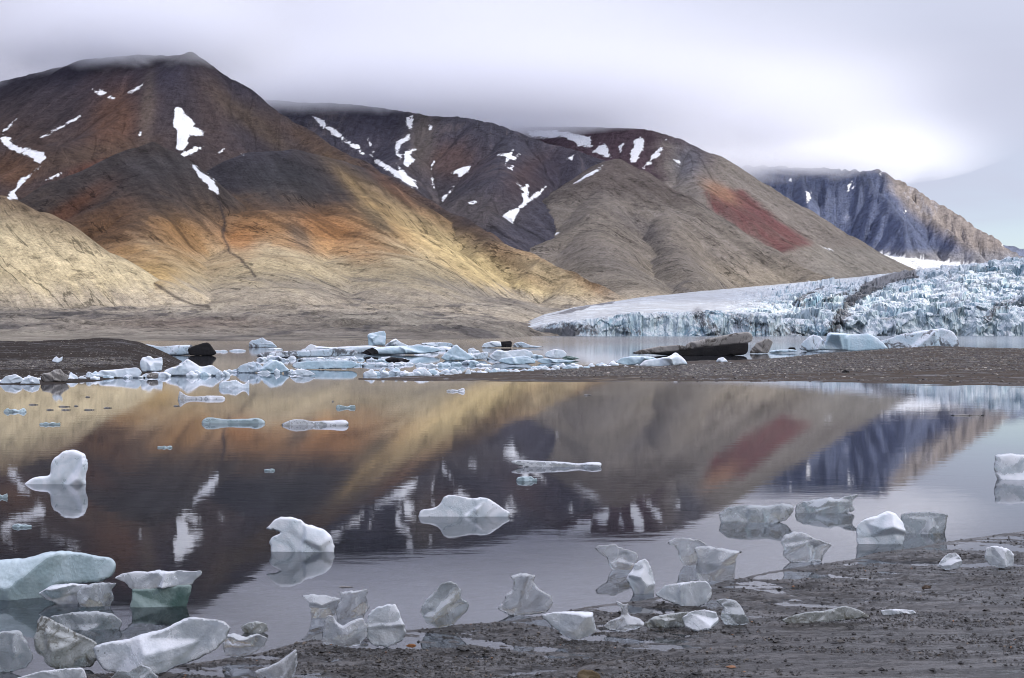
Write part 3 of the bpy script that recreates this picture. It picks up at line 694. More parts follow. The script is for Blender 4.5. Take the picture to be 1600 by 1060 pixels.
SH_PX = [(-900,1100),(-300,1082),(0,1060),(150,1056),(300,1040),(400,1022),(480,1001),(560,990),(640,984),(760,974),(850,962),(930,948),(1000,940),(1150,905),(1250,888),(1350,868),(1450,852),(1600,830),(1750,812),(2400,770)]
_sx = np.array([(p[0]-800)/F*Dof(p[1]) for p in SH_PX]); _sy = np.array([Dof(p[1]) for p in SH_PX])
_o = np.argsort(_sx); _sx, _sy = _sx[_o], _sy[_o]
def mud_h(x, y):
    d = np.interp(x, _sx, _sy)-y
    d = d+.09*fbm2(x/.6, y/.5, 4, 201)
    h = np.where(d > 0, .004+.011*d+.016*np.clip(d-1.3, 0, 20), np.maximum(d*.10, -.5))
    on = sstep(d, -.05, .25); fade = 1-.85*sstep(d-.35*fbm2(x/1.1, y/.5, 3, 9), 1.5+.25*(x < 0), 2.4)
    u = x*.96-y*.28; v = x*.28+y*.96
    r1 = fbm2(u/.55, v/.15, 5, 210, .58); r2 = fbm2(u/.11, v/.05, 4, 220, .6)
    rel = .022*r1+.012*r2
    ridge = np.clip(fbm2(u/.5+9, v/.16, 4, 230, .6)-.05, 0, 1)*.045
    h = h+on*fade*(rel+ridge-.011)
    h = h+on*.003*fbm2(x/.05, y/.03, 3, 240)
    lump = worley2(x/.035, y/.035, 3); h = h+on*fade*np.clip(.35-lump[0], 0, 1)*.02*(lump[2] > .55)*(r1 > -.1)
    return h
mp = np.linspace(-700, 2300, 1150); mpy = np.concatenate([np.linspace(1230, 1075, 40, endpoint=False), np.linspace(1075, 815, 330, endpoint=False), np.linspace(815, 690, 40)])
PXm, PYm = np.meshgrid(mp, mpy); Dm = H*F/(PYm-HZ); Xm = (PXm-800)/F*Dm
Zm = mud_h(Xm, Dm)
tag(mesh_np('mud_shore', np.stack([Xm, Dm, Zm], -1).reshape(-1, 3), grid_faces(*Xm.shape), M_MUD), kind='structure')
xs = np.linspace(-9, 9, 60); ysb = np.linspace(-14, Dm[0, 0]+.02, 50); XB, YB = np.meshgrid(xs, ysb)
ZBk = .004+.021*np.clip(np.interp(XB, _sx, _sy)-YB, 0, 40)-.006+.01*fbm2(XB/.8, YB/.8, 3, 3)
tag(mesh_np('shore_ground', np.stack([XB, YB, ZBk], -1).reshape(-1, 3), grid_faces(*XB.shape), M_MUD), kind='structure')

def bar(name, near, crest, mat, seed, px0, px1, rough=.12, drop_back=6, ridge_w=1.0):
    """low bar: near water line (px,py), crest outline (px,py,distance)"""
    px = np.linspace(px0, px1, 420); n1 = [a for a in near]; 
    dn = Dof(np.interp(px, [a[0] for a in near], [a[1] for a in near]))
    cpy = np.interp(px, [a[0] for a in crest], [a[1] for a in crest]); dc = np.interp(px, [a[0] for a in crest], [a[2] for a in crest])
    dc = np.maximum(dc, dn+1.0)
    zc = np.maximum(H-(cpy-HZ)/F*dc, .02)
    u = np.concatenate([np.linspace(-.25, 1, 130, endpoint=False), np.linspace(1, 2.1, 40)])
    Pq, U = np.meshgrid(px, u); D = dn+(dc-dn)*U
    xx = (Pq-800)/F*D
    prof = np.where(U < 1, np.sign(U)*np.abs(np.clip(U, -1, 1))**1.35, 1-(U-1)**1.5*1.5)
    Z = zc*prof
    Z = np.where(U < 0, U*2.4, Z)
    Z = Z+sstep(U, 0, .3)*(rough*fbm2(xx/2.5, D/2.2, 4, seed, .6)*np.clip(zc, .1, 1)+.02*fbm2(xx/.5, D/.5, 3, seed+2))+.012*fbm2(xx/1.6, D/.8, 3, seed+5)
    return tag(mesh_np(name, np.stack([xx, D, Z], -1).reshape(-1, 3), grid_faces(*U.shape), mat), kind='structure'), (px, dn, dc, zc, prof, u, xx, D, Z)
B1, b1 = bar('gravel_bar', [(560,594),(620,595),(700,596),(900,597),(1100,597),(1250,597),(1400,601),(1600,606),(2000,612)],
    [(560,593.5,47.6),(620,590,50),(700,588,51.5),(800,582,56),(960,577,61),(1080,572,66),(1160,570,68),(1220,562,72),(1300,553,80),(1390,547,84),(1460,542.5,86),(1520,544,86),(1600,546,86),(2000,548,86)], M_BAR, 301, 560, 2000)
B2, b2 = bar('dark_sand_bar', [(-500,612),(-100,606),(0,603),(120,600),(200,590),(250,580),(284,569)],
    [(-500,528,80),(-60,534,80),(0,533.5,80),(60,534,80),(110,531,80),(150,529,80),(190,530,80),(215,535,80),(240,543,80),(262,553,79),(284,565,78)], M_BARD, 302, -500, 284)

def stones(name, pts, rmin, rmax, seed, mats, label=None):
    """small stones that nobody could count, joined: pts (n,3)"""
    rg = np.random.default_rng(seed); n = len(pts)
    base = np.array([(1,0,0),(-1,0,0),(0,1,0),(0,-1,0),(0,0,1),(0,0,-1),(.62,.62,.5),(-.6,.6,-.4)], float)
    fb = np.array([(0,2,6),(6,2,4),(0,6,4),(2,1,4),(1,3,4),(3,0,4),(2,7,1),(2,0,5),(7,2,5),(1,7,5),(3,1,5),(0,3,5)])
    r = rmin+(rmax-rmin)*rg.random(n)**2.6
    Vv = base[None]*(.75+.5*rg.random((n, 8, 3)))*np.stack([r*(.8+.9*rg.random(n)), r*(.8+.5*rg.random(n)), r*(.45+.4*rg.random(n))], -1)[:, None]
    an = rg.random(n)*6.28; c, s_ = np.cos(an)[:, None], np.sin(an)[:, None]
    Vv = np.stack([Vv[..., 0]*c-Vv[..., 1]*s_, Vv[..., 0]*s_+Vv[..., 1]*c, Vv[..., 2]], -1)+pts[:, None]
    tone = np.repeat(rg.random(n), 8)
    o = mesh_np(name, Vv.reshape(-1, 3), (fb[None]+8*np.arange(n)[:, None, None]).reshape(-1, 3), mats, False, {'tone': ('FLOAT', tone)})
    return tag(o, label, kind='stuff')
def stone_mat(name, cols):
    m, t = material(name); a = t.attr('tone').outputs['Fac']; c = cols[0][1]
    for thr, cc in cols[1:]:
        c = t.mix(t.math('GREATER_THAN', a, thr), c, cc)
    bs = t.principled(Base_Color=c, Roughness=.6); t.out(bs.outputs[0]); return m
M_PEB = stone_mat('bar_pebbles', [(0, (.06, .05, .045)), (.45, (.10, .09, .075)), (.72, (.14, .12, .095)), (.92, (.21, .185, .145)), (.985, (.38, .34, .28))])
M_CLOD = stone_mat('mud_clods', [(0, (.018, .016, .014)), (.5, (.032, .027, .022)), (.85, (.060, .050, .036)), (.97, (.13, .10, .07)), (.993, (.24, .11, .045))])
M_BEDR = stone_mat('bed_stones', [(0, (.05, .05, .045)), (.5, (.08, .08, .065)), (.8, (.11, .10, .08))])
def bar_pts(b, n, seed, ulo, uhi, pxlo, pxhi, pw=1.0):
    px, dn, dc, zc, prof, u, xx, D, Z = b; rg = np.random.default_rng(seed)
    j = np.searchsorted(px, pxlo+(pxhi-pxlo)*rg.random(n)); j = np.clip(j, 0, len(px)-1)
    i = np.clip(np.searchsorted(u, ulo+(uhi-ulo)*rg.random(n)**pw), 0, len(u)-1)
    ox = (rg.random(n)-.5)*.1; oy = (rg.random(n)-.5)*.2
    return np.stack([xx[i, j]+ox, D[i, j]+oy, Z[i, j]+.005], -1)
stones('pebbles', np.concatenate([bar_pts(b1, 15000, 1, .28, 1.15, 1060, 1640), bar_pts(b1, 2500, 2, .4, 1.1, 850, 1100), bar_pts(b1, 3000, 3, .05, 1.1, 1000, 1700)]), .015, .075, 11, M_PEB, 'pale pebbles strewn over the gravel bar')
stones('pebbles', np.concatenate([bar_pts(b2, 7000, 4, .30, .50, -60, 205), bar_pts(b2, 1800, 5, .1, 1.0, -60, 260)]), .012, .05, 12, M_PEB, 'pale pebble strip on the dark sand bar')
rg = np.random.default_rng(5)
n = 70000; px_ = -60+1720*rg.random(n); py_ = 835+240*rg.random(n)**.8; D_ = H*F/(py_-HZ); X_ = (px_-800)/F*D_
hh = mud_h(X_, D_); dens = fbm2((X_*.96-D_*.28)/.55, (X_*.28+D_*.96)/.15, 5, 210, .58)*1.5
dsh = np.interp(X_, _sx, _sy)-D_
keep = (hh > .001) & (dens+.5*rg.random(n)-.12*sstep(dsh, 1.2, 2.2)*2 > .22)
q = np.stack([X_, D_, hh+.001], -1)[keep]
stones('mud_clods', q, 0.0016, .0085, 13, M_CLOD, 'dark clods and grit on the wet mud')
q2 = np.stack([X_, D_, hh+.003], -1)[(hh > .002) & (rg.random(n) > .985)]
stones('grit_stones', q2, .006, .019, 14, M_CLOD, 'larger dark stones scattered on the mud')
# ------------------------------------------------------------------ ice
def ice_mat(name, base, deep, trans, rough, frost=.5, dirt=0.0, sc=1.0, dirtcol=(.05, .045, .035), clear_top=False, noisew=0):
    m, t = material(name); ob = t.obj(); pos = t.pos()
    n = t.noise(ob, 7*sc, 5, .6, .6); f = t.noise(ob, 60*sc, 5, .7); v = t.vor(ob, 90*sc)
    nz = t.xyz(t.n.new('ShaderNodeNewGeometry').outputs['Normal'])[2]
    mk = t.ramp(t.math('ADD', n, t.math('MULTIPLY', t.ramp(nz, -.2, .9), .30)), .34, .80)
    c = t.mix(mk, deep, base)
    c = t.mix(t.math('MULTIPLY', t.ramp(v, .20, .05), .35), c, tuple(min(1, x*1.25) for x in base))
    tr = t.math('MULTIPLY', t.math('SUBTRACT', 1.0, t.math('MULTIPLY', mk, frost)), trans)
    rg = t.math('ADD', rough, t.math('MULTIPLY', mk, .30))
    if dirt:
        dn = t.noise(ob, 15*sc, 8, .75, 1.2); dn2 = t.noise(ob, 3.0*sc, 3, .6)
        dm = t.math('MULTIPLY', t.ramp(t.math('ADD', dn, t.math('MULTIPLY', dn2, .5)), .93-.28*dirt, 1.02-.28*dirt), .85)
        c = t.mix(dm, c, dirtcol); tr = t.math('MULTIPLY', tr, t.math('SUBTRACT', 1.0, dm))
    spk = t.math('MULTIPLY', t.ramp(t.vor(ob, 26*sc), .13, .07), t.math('GREATER_THAN', t.noise(ob, 9*sc, 2), .58))
    c = t.mix(t.math('MULTIPLY', spk, .8), c, dirtcol)
    h = t.math('ADD', t.math('MULTIPLY', f, .45), t.math('MULTIPLY', n, .7))
    h = t.math('ADD', h, t.math('MULTIPLY', v, .30))
    vp = t.n.new('ShaderNodeTexVoronoi'); vp.feature = 'SMOOTH_F1'; t.set(vp.inputs['Vector'], ob); vp.inputs['Scale'].default_value = 17*sc
    h = t.math('ADD', h, t.math('MULTIPLY', vp.outputs['Distance'], .7))
    bs = t.principled(Base_Color=c, Roughness=rg, Normal=t.bump(h, .36, .012/sc), IOR=1.31)
    t.set(bs.inputs['Transmission Weight'], tr)
    t.out(bs.outputs[0]); return m
MI = {
 'clear':  ice_mat('clear_ice', (.95, .975, .99), (.90, .95, .97), .95, .04, .42, 0),
 'frost':  ice_mat('frosted_ice', (.94, .96, .985), (.80, .88, .92), .72, .12, .62, 0),
 'snowy':  ice_mat('snowy_ice', (.93, .95, .98), (.74, .84, .89), .35, .25, .8, 0),
 'grey':   ice_mat('grey_ice', (.80, .84, .86), (.62, .69, .70), .88, .07, .42, .35),
 'dirty':  ice_mat('dirty_ice', (.70, .73, .72), (.50, .53, .49), .75, .12, .45, .72, 1, (.06, .055, .035)),
 'teal':   ice_mat('teal_ice', (.68, .80, .83), (.48, .64, .67), .5, .15, .5, 0, .45),
 'white':  ice_mat('white_berg_ice', (.88, .90, .93), (.64, .77, .85), .0, .5, .5, 0, .06),
 'blue':   ice_mat('blue_berg_ice', (.72, .81, .87), (.46, .65, .75), .0, .4, .5, 0, .06),
 'band':   ice_mat('banded_berg_ice', (.76, .80, .85), (.52, .66, .75), .0, .5, .5, .75, .06, (.06, .055, .055)),
 'soil':   ice_mat('soiled_berg_ice', (.38, .36, .33), (.22, .21, .20), .0, .6, .5, .8, .08, (.05, .042, .035)),
 'black':  ice_mat('black_debris_ice', (.022, .020, .020), (.010, .010, .012), .0, .5, .5, 0, .1),
 'green':  ice_mat('green_ice', (.30, .38, .36), (.09, .16, .14), .30, .15, .5, .2, .6, (.05, .06, .035)),
}
def ice(name, outline, yb, thick=None, mat='frost', label=None, cat=None, group=None, seed=0, sub=0.0, nres=30, z0=0.0, parent=None, rnd=.5, bumpy=1.0, lean=0.0, dist=None, dirty=None, flat_top=False):
    """one piece of ice: an irregular body with the given front outline (photo px), resting where row yb meets z0;
       thick = depth (fraction of width); sub = share of the height that lies under water"""
    D = dist or Dof(yb, z0); sc = D/F
    pl = np.array([((x-800)*sc, (yb-y)*sc) for x, y in outline], float)
    if sub > 0:
        hgt = pl[:, 1].max(); low = pl[:, 1] < hgt*.10
        cx0 = pl[:, 0].mean(); pl[low, 1] -= hgt*sub; pl[low, 0] = cx0+(pl[low, 0]-cx0)*.92
    # rounded, slightly ragged contour
    pts = []
    n = len(pl); per = np.linalg.norm(np.roll(pl, -1, 0)-pl, axis=1).sum(); step = per/(nres*3.2)
    for i in range(n):
        a, b = pl[i], pl[(i+1) % n]; k = max(1, int(round(np.linalg.norm(b-a)/step)))
        for j in range(k): pts.append(a+(b-a)*j/k)
    pts = np.array(pts)
    for _ in range(2): pts = .25*np.roll(pts, 1, 0)+.5*pts+.25*np.roll(pts, -1, 0)
    w = np.ptp(pl[:, 0]); h = np.ptp(pl[:, 1]); size = min(w, h)
    jit = fbm2(pts[:, 0]/size*9+seed, pts[:, 1]/size*9, 3, seed+5)
    cen = pts.mean(0); dirv = pts-cen; dirv /= np.maximum(np.linalg.norm(dirv, axis=1, keepdims=True), 1e-9)
    pts = pts+dirv*(jit*size*.035*bumpy)[:, None]
    # interior points
    gs = math.sqrt(w*h)/nres
    gxs, gys = np.meshgrid(np.arange(pts[:, 0].min(), pts[:, 0].max(), gs), np.arange(pts[:, 1].min(), pts[:, 1].max(), gs*.87))
    gxs[1::2] += gs*.5; rg = np.random.default_rng(seed+1)
    gi = np.stack([gxs.ravel(), gys.ravel()], -1)+(rg.random((gxs.size, 2))-.5)*gs*.4
    sd = seg_dist(gi[:, 0], gi[:, 1], pts); gi = gi[sd > gs*.45]
    allp = np.vstack([pts, gi]); nb = len(pts)
    vo, _, fo, ov, _, _ = delaunay_2d_cdt([Vector((float(a), float(b))) for a, b in allp], [], [list(range(nb))], 1, 1e-7)
    q = np.array([(v.x, v.y) for v in vo]); f = np.array([tuple(x) for x in fo if len(x) == 3], int)
    bset = np.array([any(k < nb for k in o_) for o_ in ov])
    sdq = np.abs(seg_dist(q[:, 0], q[:, 1], pts)); sdq[bset] = 0
    dm = sdq.max() if len(sdq) else 1
    T = (thick if thick else .55)*w*.5
    e = np.clip(sdq/(dm*rnd+1e-9), 0, 1)
    prof = np.sqrt(1-(1-e)**2)*.8+.2*np.clip(sdq/dm, 0, 1)*(e > 0)
    s3 = size
    def side(sgn):
        n1 = fbm3(q[:, 0]/s3*2.2+seed*3.1, q[:, 1]/s3*2.2, np.full(len(q), sgn*5.+seed), 3, seed)
        a1, a2, rv = worley2(q[:, 0]/s3*2.4+seed*1.7+n1, q[:, 1]/s3*2.4+sgn*9, seed+3)
        fine = fbm2(q[:, 0]/s3*11+seed, q[:, 1]/s3*11+sgn*3, 3, seed+9)
        t_ = T*prof*(1+bumpy*(.30*n1+.05*fine))
        r2 = np.random.default_rng(int(seed*7+sgn+3)); cq = q.mean(0)
        for k in range(8):                       # broken faces: cut by random planes
            an = r2.random()*6.283; g_ = (.25+.9*r2.random())*bumpy*T/(size*.5); off_ = T*(.55+.45*r2.random())
            dd_ = (q[:, 0]-cq[0]-(r2.random()-.5)*w*.7)*math.cos(an)+(q[:, 1]-cq[1]-(r2.random()-.5)*h*.6)*math.sin(an)
            pl_ = off_+dd_*g_+T*.05*n1
            t_ = np.minimum(t_, np.maximum(pl_, t_*.25))
        t_ = t_*(1+.06*(rv-.5))
        return t_
    yf = -side(-1); yk = side(1)
    off = lean*q[:, 1]
    Vf = np.stack([q[:, 0], D+T*.15+yf+off, z0+q[:, 1]], -1); Vk = np.stack([q[:, 0], D+T*.15+yk+off, z0+q[:, 1]], -1)
    idx = np.arange(len(q)); bk = idx+len(q); bk[bset] = idx[bset]
    F2 = np.vstack([f, bk[f][:, ::-1]])
    Vv = np.vstack([Vf, Vk]); used = np.unique(F2); rm = np.full(len(Vv), -1); rm[used] = np.arange(len(used))
    loc = np.array([pl[:, 0].mean(), D, z0])
    o = mesh_np(name, Vv[used]-loc, rm[F2], MI[mat], True)
    if parent is not None: o.parent = parent; o.location = Vector(loc)-parent.location
    else: o.location = loc
    if label: tag(o, label, cat or 'ice chunk', group)
    return o
def empty(name, loc, label, cat, group=None):
    o = bpy.data.objects.new(name, None); COL.objects.link(o); o.location = loc
    return tag(o, label, cat, group)

# --- pieces floating on the near water
ice('ice_chunk', [(20,755),(45,749),(60,745),(78,744),(77,727),(86,714),(96,707),(108,703),(121,704),(131,710),(136,724),(134,738),(135,757),(100,757),(60,757),(28,756)], 757, .5, 'snowy',
    'domed white ice chunk with a flat snout to its left, floating alone', seed=1, sub=.3, rnd=.8)
ice('ice_chunk', [(414,828),(424,815),(436,809),(452,808),(466,812),(478,820),(500,825),(513,833),(520,844),(522,854),(528,863),(500,864),(445,864),(425,860),(418,847),(426,838),(440,834),(428,829)], 863, .6, 'snowy',
    'bubbly ice chunk shaped like a beaked cap on a cushion, floating', seed=2, sub=.3, rnd=.9)
ice('ice_chunk', [(645,808),(656,797),(672,796),(686,791),(693,777),(700,774),(716,775),(735,779),(758,778),(771,784),(784,794),(798,802),(796,808),(720,809)], 808, .45, 'snowy',
    'low ridge of rounded ice floating in the middle of the lake', seed=3, sub=.3, rnd=.8)
ice('ice_floe', [(796,721),(812,719),(850,721),(880,722),(905,725),(925,722),(942,723),(941,730),(890,731),(850,729),(806,727)], 730, .25, 'frost', 'long thin ice floe floating in mid lake, wider at its right end', 'ice floe', seed=4, sub=.6, rnd=.6, nres=24)
for k, (x0, x1, y0, y1, mt, lb) in enumerate([
    (312,416,651,662,'teal','long flat grey ice floe left of the three-humped floe'), (436,547,654,665,'frost','long flat ice floe made of three low humps'),
    (273,356,613,624,'frost','narrow ice floe with a small knob at its left end'), (338,392,590,606,'white','small white ice block floating just below the ice line'),
    (697,727,606,612,'frost','tiny flat ice floe below the gravel bar tip'), (806,840,744,752,'teal','small flat ice sliver below the long thin floe'),
    (524,556,632,638,'teal','tiny grey ice sliver above the three-humped floe'), (60,95,658,664,'teal','thin grey ice sliver at far left, lowest of the scatter'),
    (4,42,637,644,'teal','flat grey ice sliver at the left edge of the lake'), (245,270,696,700,'teal','faint ice sliver on the orange reflection'), (412,430,732,736,'teal','faint ice sliver above the beaked ice chunk'),
    (18,50,818,824,'teal','faint flat ice sliver above the big teal slab'), (-8,12,769,778,'teal','flat bit of ice cut by the left edge of the picture')]):
    w = x1-x0; rg = random.Random(k)
    up = [(x0+w*f_, y1-(y1-y0)*(.35+.65*rg.random()*(1 if k != 2 else (1.5 if f_ < .2 else .3)))) for f_ in (.08,.2,.33,.47,.6,.72,.85,.95)]
    ice('ice_floe', [(x0, y1-1)]+up+[(x1, y1-1), (x1-w*.1, y1+.5), (x0+w*.1, y1+.5)], y1, .35, mt, lb, 'ice floe', seed=20+k, sub=.6, nres=16)
dg = 'dark specks of floating debris'
for k, (x, y, w) in enumerate([(52,633,18),(78,641,14),(100,636,22),(103,641,18),(119,635,8),(139,641,20),(137,621,9),(168,638,15),(276,635,12),(918,618,14),(1513,650,60),(520,628,4),(540,918,26),(690,788,5)]):
    ice('ice_sliver', [(x-w/2,y),(x-w*.2,y-2.2),(x+w*.15,y-1.4),(x+w/2,y-.6),(x+w*.3,y+1),(x-w*.3,y+1)], y, .6, 'soil', 'small dark sliver of dirty ice lying on the calm lake', 'ice sliver', 'dark slivers on the calm lake', seed=40+k, nres=8)

ice('ice_chunk', [(1124,802),(1138,793),(1165,789),(1200,791),(1222,787),(1240,789),(1240,800),(1232,812),(1190,817),(1130,818),(1124,811)], 817, .35, 'grey', 'long low grey ice chunk floating left of its ragged neighbour', seed=60, sub=.35)
ice('ice_chunk', [(1239,800),(1244,790),(1256,784),(1280,780),(1296,777),(1310,781),(1320,776),(1343,772),(1332,784),(1336,799),(1290,801),(1245,803)], 802, .4, 'grey', 'ragged grey ice chunk with a beak pointing right, floating', seed=61, sub=.35, bumpy=1.4)
ice('ice_chunk', [(1221,846),(1228,836),(1240,830),(1256,832),(1272,840),(1300,851),(1296,858),(1288,868),(1284,879),(1235,880),(1222,868),(1226,858)], 879, .5, 'clear', 'clear angular ice chunk widening upward like a crown', seed=62, bumpy=1.3, z0=.0)
ice('ice_chunk', [(1338,830),(1343,818),(1358,810),(1374,805),(1388,799),(1402,803),(1412,816),(1416,832),(1414,848),(1380,852),(1338,851)], 851, .7, 'snowy', 'large rounded white topped ice block at the waterline', seed=63, rnd=.7, sub=.1)
ice('ice_chunk', [(1408,804),(1425,801),(1452,800),(1482,804),(1480,818),(1479,833),(1440,834),(1415,831),(1408,820)], 834, .5, 'grey', 'square grey ice block right behind the white topped block', seed=64, sub=.2, rnd=.5)
ice('ice_chunk', [(1556,711),(1580,709),(1605,712),(1660,714),(1662,748),(1610,750),(1560,749),(1554,733)], 749, .4, 'frost', 'pale blocky ice chunk cut by the right edge of the picture', seed=65, sub=.3)
ice('ice_chunk', [(929,857),(938,851),(948,853),(960,849),(969,856),(985,860),(998,867),(996,880),(986,891),(963,893),(953,884),(948,872),(938,866)], 891, .5, 'clear', 'glassy ice chunk with a snout pointing left, behind the conical one', seed=66, bumpy=1.2, sub=.1)
ice('ice_chunk', [(987,893),(992,881),(1000,877),(1008,873),(1015,881),(1020,897),(1024,913),(1022,927),(990,928),(985,916),(978,905)], 928, .8, 'frost', 'conical milky ice chunk standing in shallow water', seed=67, sub=.1, rnd=.8)
ice('ice_chunk', [(1043,846),(1055,841),(1075,841),(1092,844),(1105,852),(1103,866),(1092,880),(1075,884),(1063,878),(1060,864),(1056,854),(1045,852)], 884, .4, 'clear', 'clear mushroom shaped ice chunk overhanging to the left', seed=68, bumpy=1.2, sub=.1)
ice('ice_chunk', [(1084,856),(1100,853),(1125,857),(1161,863),(1152,868),(1150,880),(1150,906),(1132,908),(1128,909),(1090,909),(1087,892),(1091,872)], 909, .55, 'clear', 'clear table shaped ice chunk with a thin slab on top', seed=69, bumpy=.8, sub=.1, rnd=.35)
ice('ice_chunk', [(657,958),(660,944),(672,932),(684,920),(690,912),(700,909),(712,913),(720,925),(721,937),(733,943),(730,956),(716,970),(702,981),(686,983),(668,975)], 982, .7, 'grey', 'egg shaped ice chunk with a dirty knobbly top by the mud edge', seed=70, z0=.0, bumpy=1.2)
ice('ice_chunk', [(796,901),(812,896),(826,898),(839,900),(833,907),(839,916),(850,926),(863,932),(864,948),(855,958),(835,961),(820,964),(795,963),(780,955),(778,949),(789,941),(789,930),(801,921),(803,909)], 963, .6, 'clear', 'frosted ice chunk with a flared neck like a vase', seed=71, bumpy=1.1, z0=.0)
# --- left foreground heap
ice('ice_slab', [(-60,884),(0,876),(45,873),(62,866),(90,862),(130,865),(150,871),(168,872),(179,879),(179,892),(170,905),(150,912),(118,914),(90,916),(62,928),(30,934),(-60,936)], 934, .45, 'teal', 'big smooth blue green ice slab at the left edge', 'ice slab', seed=80, sub=.25, rnd=.7, nres=40, bumpy=.7)
ice('ice_chunk', [(58,928),(80,915),(112,912),(138,914),(126,928),(122,945),(95,944),(72,938)], 944, .5, 'frost', 'pale ice wedge leaning against the front of the big blue green slab', seed=81, sub=.1)
ice('ice_chunk', [(119,928),(128,916),(150,911),(168,911),(182,912),(174,922),(178,935),(172,945),(148,949),(124,946),(121,938)], 948, .6, 'grey', 'small dirty rimmed ice chunk right of the pale wedge', seed=82, sub=.1)
ic = empty('ice_chunk', P(248, 948, Dof(948)), 'mushroom ice chunk with a white flat cap over a green waisted foot', 'ice chunk')
ice('cap', [(176,904),(190,897),(215,893),(232,895),(246,891),(262,894),(280,892),(300,894),(314,892),(314,900),(303,908),(299,916),(260,919),(222,925),(203,922),(196,912)], 948, .45, 'frost', seed=83, parent=ic, nres=34, dist=Dof(948))
ice('foot', [(205,920),(222,922),(260,917),(300,914),(297,928),(291,945),(294,960),(240,966),(192,962),(204,944),(206,932)], 948, .38, 'green', seed=84, parent=ic, sub=.5, dist=Dof(948))
ice('ice_chunk', [(76,964),(110,958),(150,955),(178,960),(192,972),(180,985),(130,988),(90,982)], 984, .3, 'grey', 'low ice slab awash behind the dirty wedge', seed=85, sub=.6)
ice('ice_chunk', [(-40,992),(5,987),(30,985),(38,998),(44,1010),(51,1022),(48,1036),(36,1046),(10,1052),(-40,1058)], 1052, .5, 'grey', 'rounded grey ice block at the left edge of the mud', seed=86, z0=.0, rnd=.7)
ice('ice_chunk', [(56,970),(64,962),(76,966),(98,980),(122,991),(142,1000),(153,1006),(148,1016),(155,1030),(138,1044),(98,1048),(74,1042),(66,1028),(54,1020),(52,1000)], 1046, .5, 'dirty', 'dirty wedge shaped ice chunk with a pale upper edge', seed=87, bumpy=1.2, rnd=.6)
ice('ice_slab', [(143,1012),(165,1005),(200,1000),(232,988),(262,982),(274,974),(292,966),(320,967),(348,971),(360,982),(352,1000),(336,1018),(306,1032),(255,1052),(205,1058),(160,1050),(148,1030)], 1055, .42, 'frost', 'long pale ice slab tilted up to the right, largest on the mud', 'ice slab', seed=88, nres=40, rnd=.6, bumpy=.9)
ice('ice_chunk', [(346,1005),(352,992),(366,990),(384,996),(402,990),(418,998),(412,1010),(400,1020),(372,1028),(350,1024)], 1027, .5, 'clear', 'small clear ice lump at the right end of the long slab', seed=89, bumpy=1.4)
ice('ice_chunk', [(375,981),(386,974),(400,971),(416,975),(419,985),(404,990),(382,988)], 989, .5, 'dirty', 'small brown crusted ice lump in the water beside the long slab', seed=90, sub=.2)
ice('ice_chunk', [(396,1050),(405,1046),(418,1043),(436,1034),(452,1022),(463,1014),(465,1035),(461,1052),(452,1068),(408,1070)], 1068, .4, 'clear', 'thin curved ice shard pointing up at the bottom edge', 'ice chunk', seed=91)
ice('ice_chunk', [(20,1062),(60,1050),(98,1046),(128,1044),(134,1056),(134,1075),(20,1080)], 1078, .5, 'frost', 'flat topped pale ice block cut by the bottom edge', seed=92)
ice('ice_chunk', [(172,1062),(182,1048),(200,1050),(216,1040),(232,1044),(248,1060),(250,1078),(176,1080)], 1078, .5, 'grey', 'dirty jagged ice lump in front of the long slab', seed=93, bumpy=1.5)
ice('ice_chunk', [(470,932),(486,929),(510,931),(532,936),(530,950),(522,966),(486,967),(483,948),(478,938)], 966, .5, 'clear', 'clear ice chunk with a pointed left rim standing in shallow water', seed=94, sub=.1)
ice('ice_chunk', [(530,926),(556,923),(575,921),(572,934),(577,948),(566,966),(526,967),(524,950),(534,938)], 966.5, .5, 'clear', 'clear ice chunk with a ragged flat top beside the pointed rim one', seed=95, sub=.1)
ice('ice_chunk', [(508,968),(512,961),(520,963),(527,974),(536,979),(546,972),(556,968),(568,966),(574,978),(573,996),(560,1009),(535,1014),(513,1009),(502,1004),(503,988)], 1013, .55, 'clear', 'scooped saddle shaped clear ice chunk on the mud', seed=96, z0=.005, rnd=.7)
ice('ice_chunk', [(571,970),(580,954),(594,947),(606,946),(618,945),(624,960),(631,974),(634,990),(628,1003),(612,1011),(596,1012),(580,1008),(572,996)], 1011, .75, 'frost', 'rounded triangular milky ice chunk right of the saddle shaped one', seed=97, z0=.005, rnd=.85)
ice('ice_chunk', [(844,962),(866,957),(900,956),(927,957),(929,972),(933,987),(918,996),(898,1001),(884,997),(866,982)], 999, .5, 'frost', 'flat topped pale ice chunk tapering down to a point in the mud', seed=98, z0=.006, bumpy=.7)
ice('ice_chunk', [(961,941),(968,940),(975,945),(984,942),(980,953),(984,963),(998,966),(1009,975),(998,982),(975,988),(952,986),(942,979),(954,970),(969,965),(972,952)], 987, .6, 'clear', 'low ice lump with a thin bent stalk on top', seed=99, z0=.008)
ice('ice_chunk', [(1023,930),(1040,915),(1060,912),(1080,909),(1104,908),(1112,918),(1113,934),(1104,945),(1085,951),(1062,948),(1040,939)], 950, .5, 'frost', 'broad white ice chunk lying on its curved side at the mud edge', seed=100, z0=.006)
ice('ice_chunk', [(1006,975),(1022,964),(1050,960),(1078,956),(1070,968),(1072,980),(1040,982),(1012,982)], 982, .5, 'dirty', 'low yellowish dirty ice strip left of the bowl shaped chunk', seed=101, z0=.008)
ice('ice_chunk', [(1066,966),(1078,957),(1100,953),(1120,957),(1124,972),(1110,983),(1088,987),(1070,980)], 986, .6, 'frost', 'bowl shaped milky ice chunk in front of the dirty strip', seed=102, z0=.01)
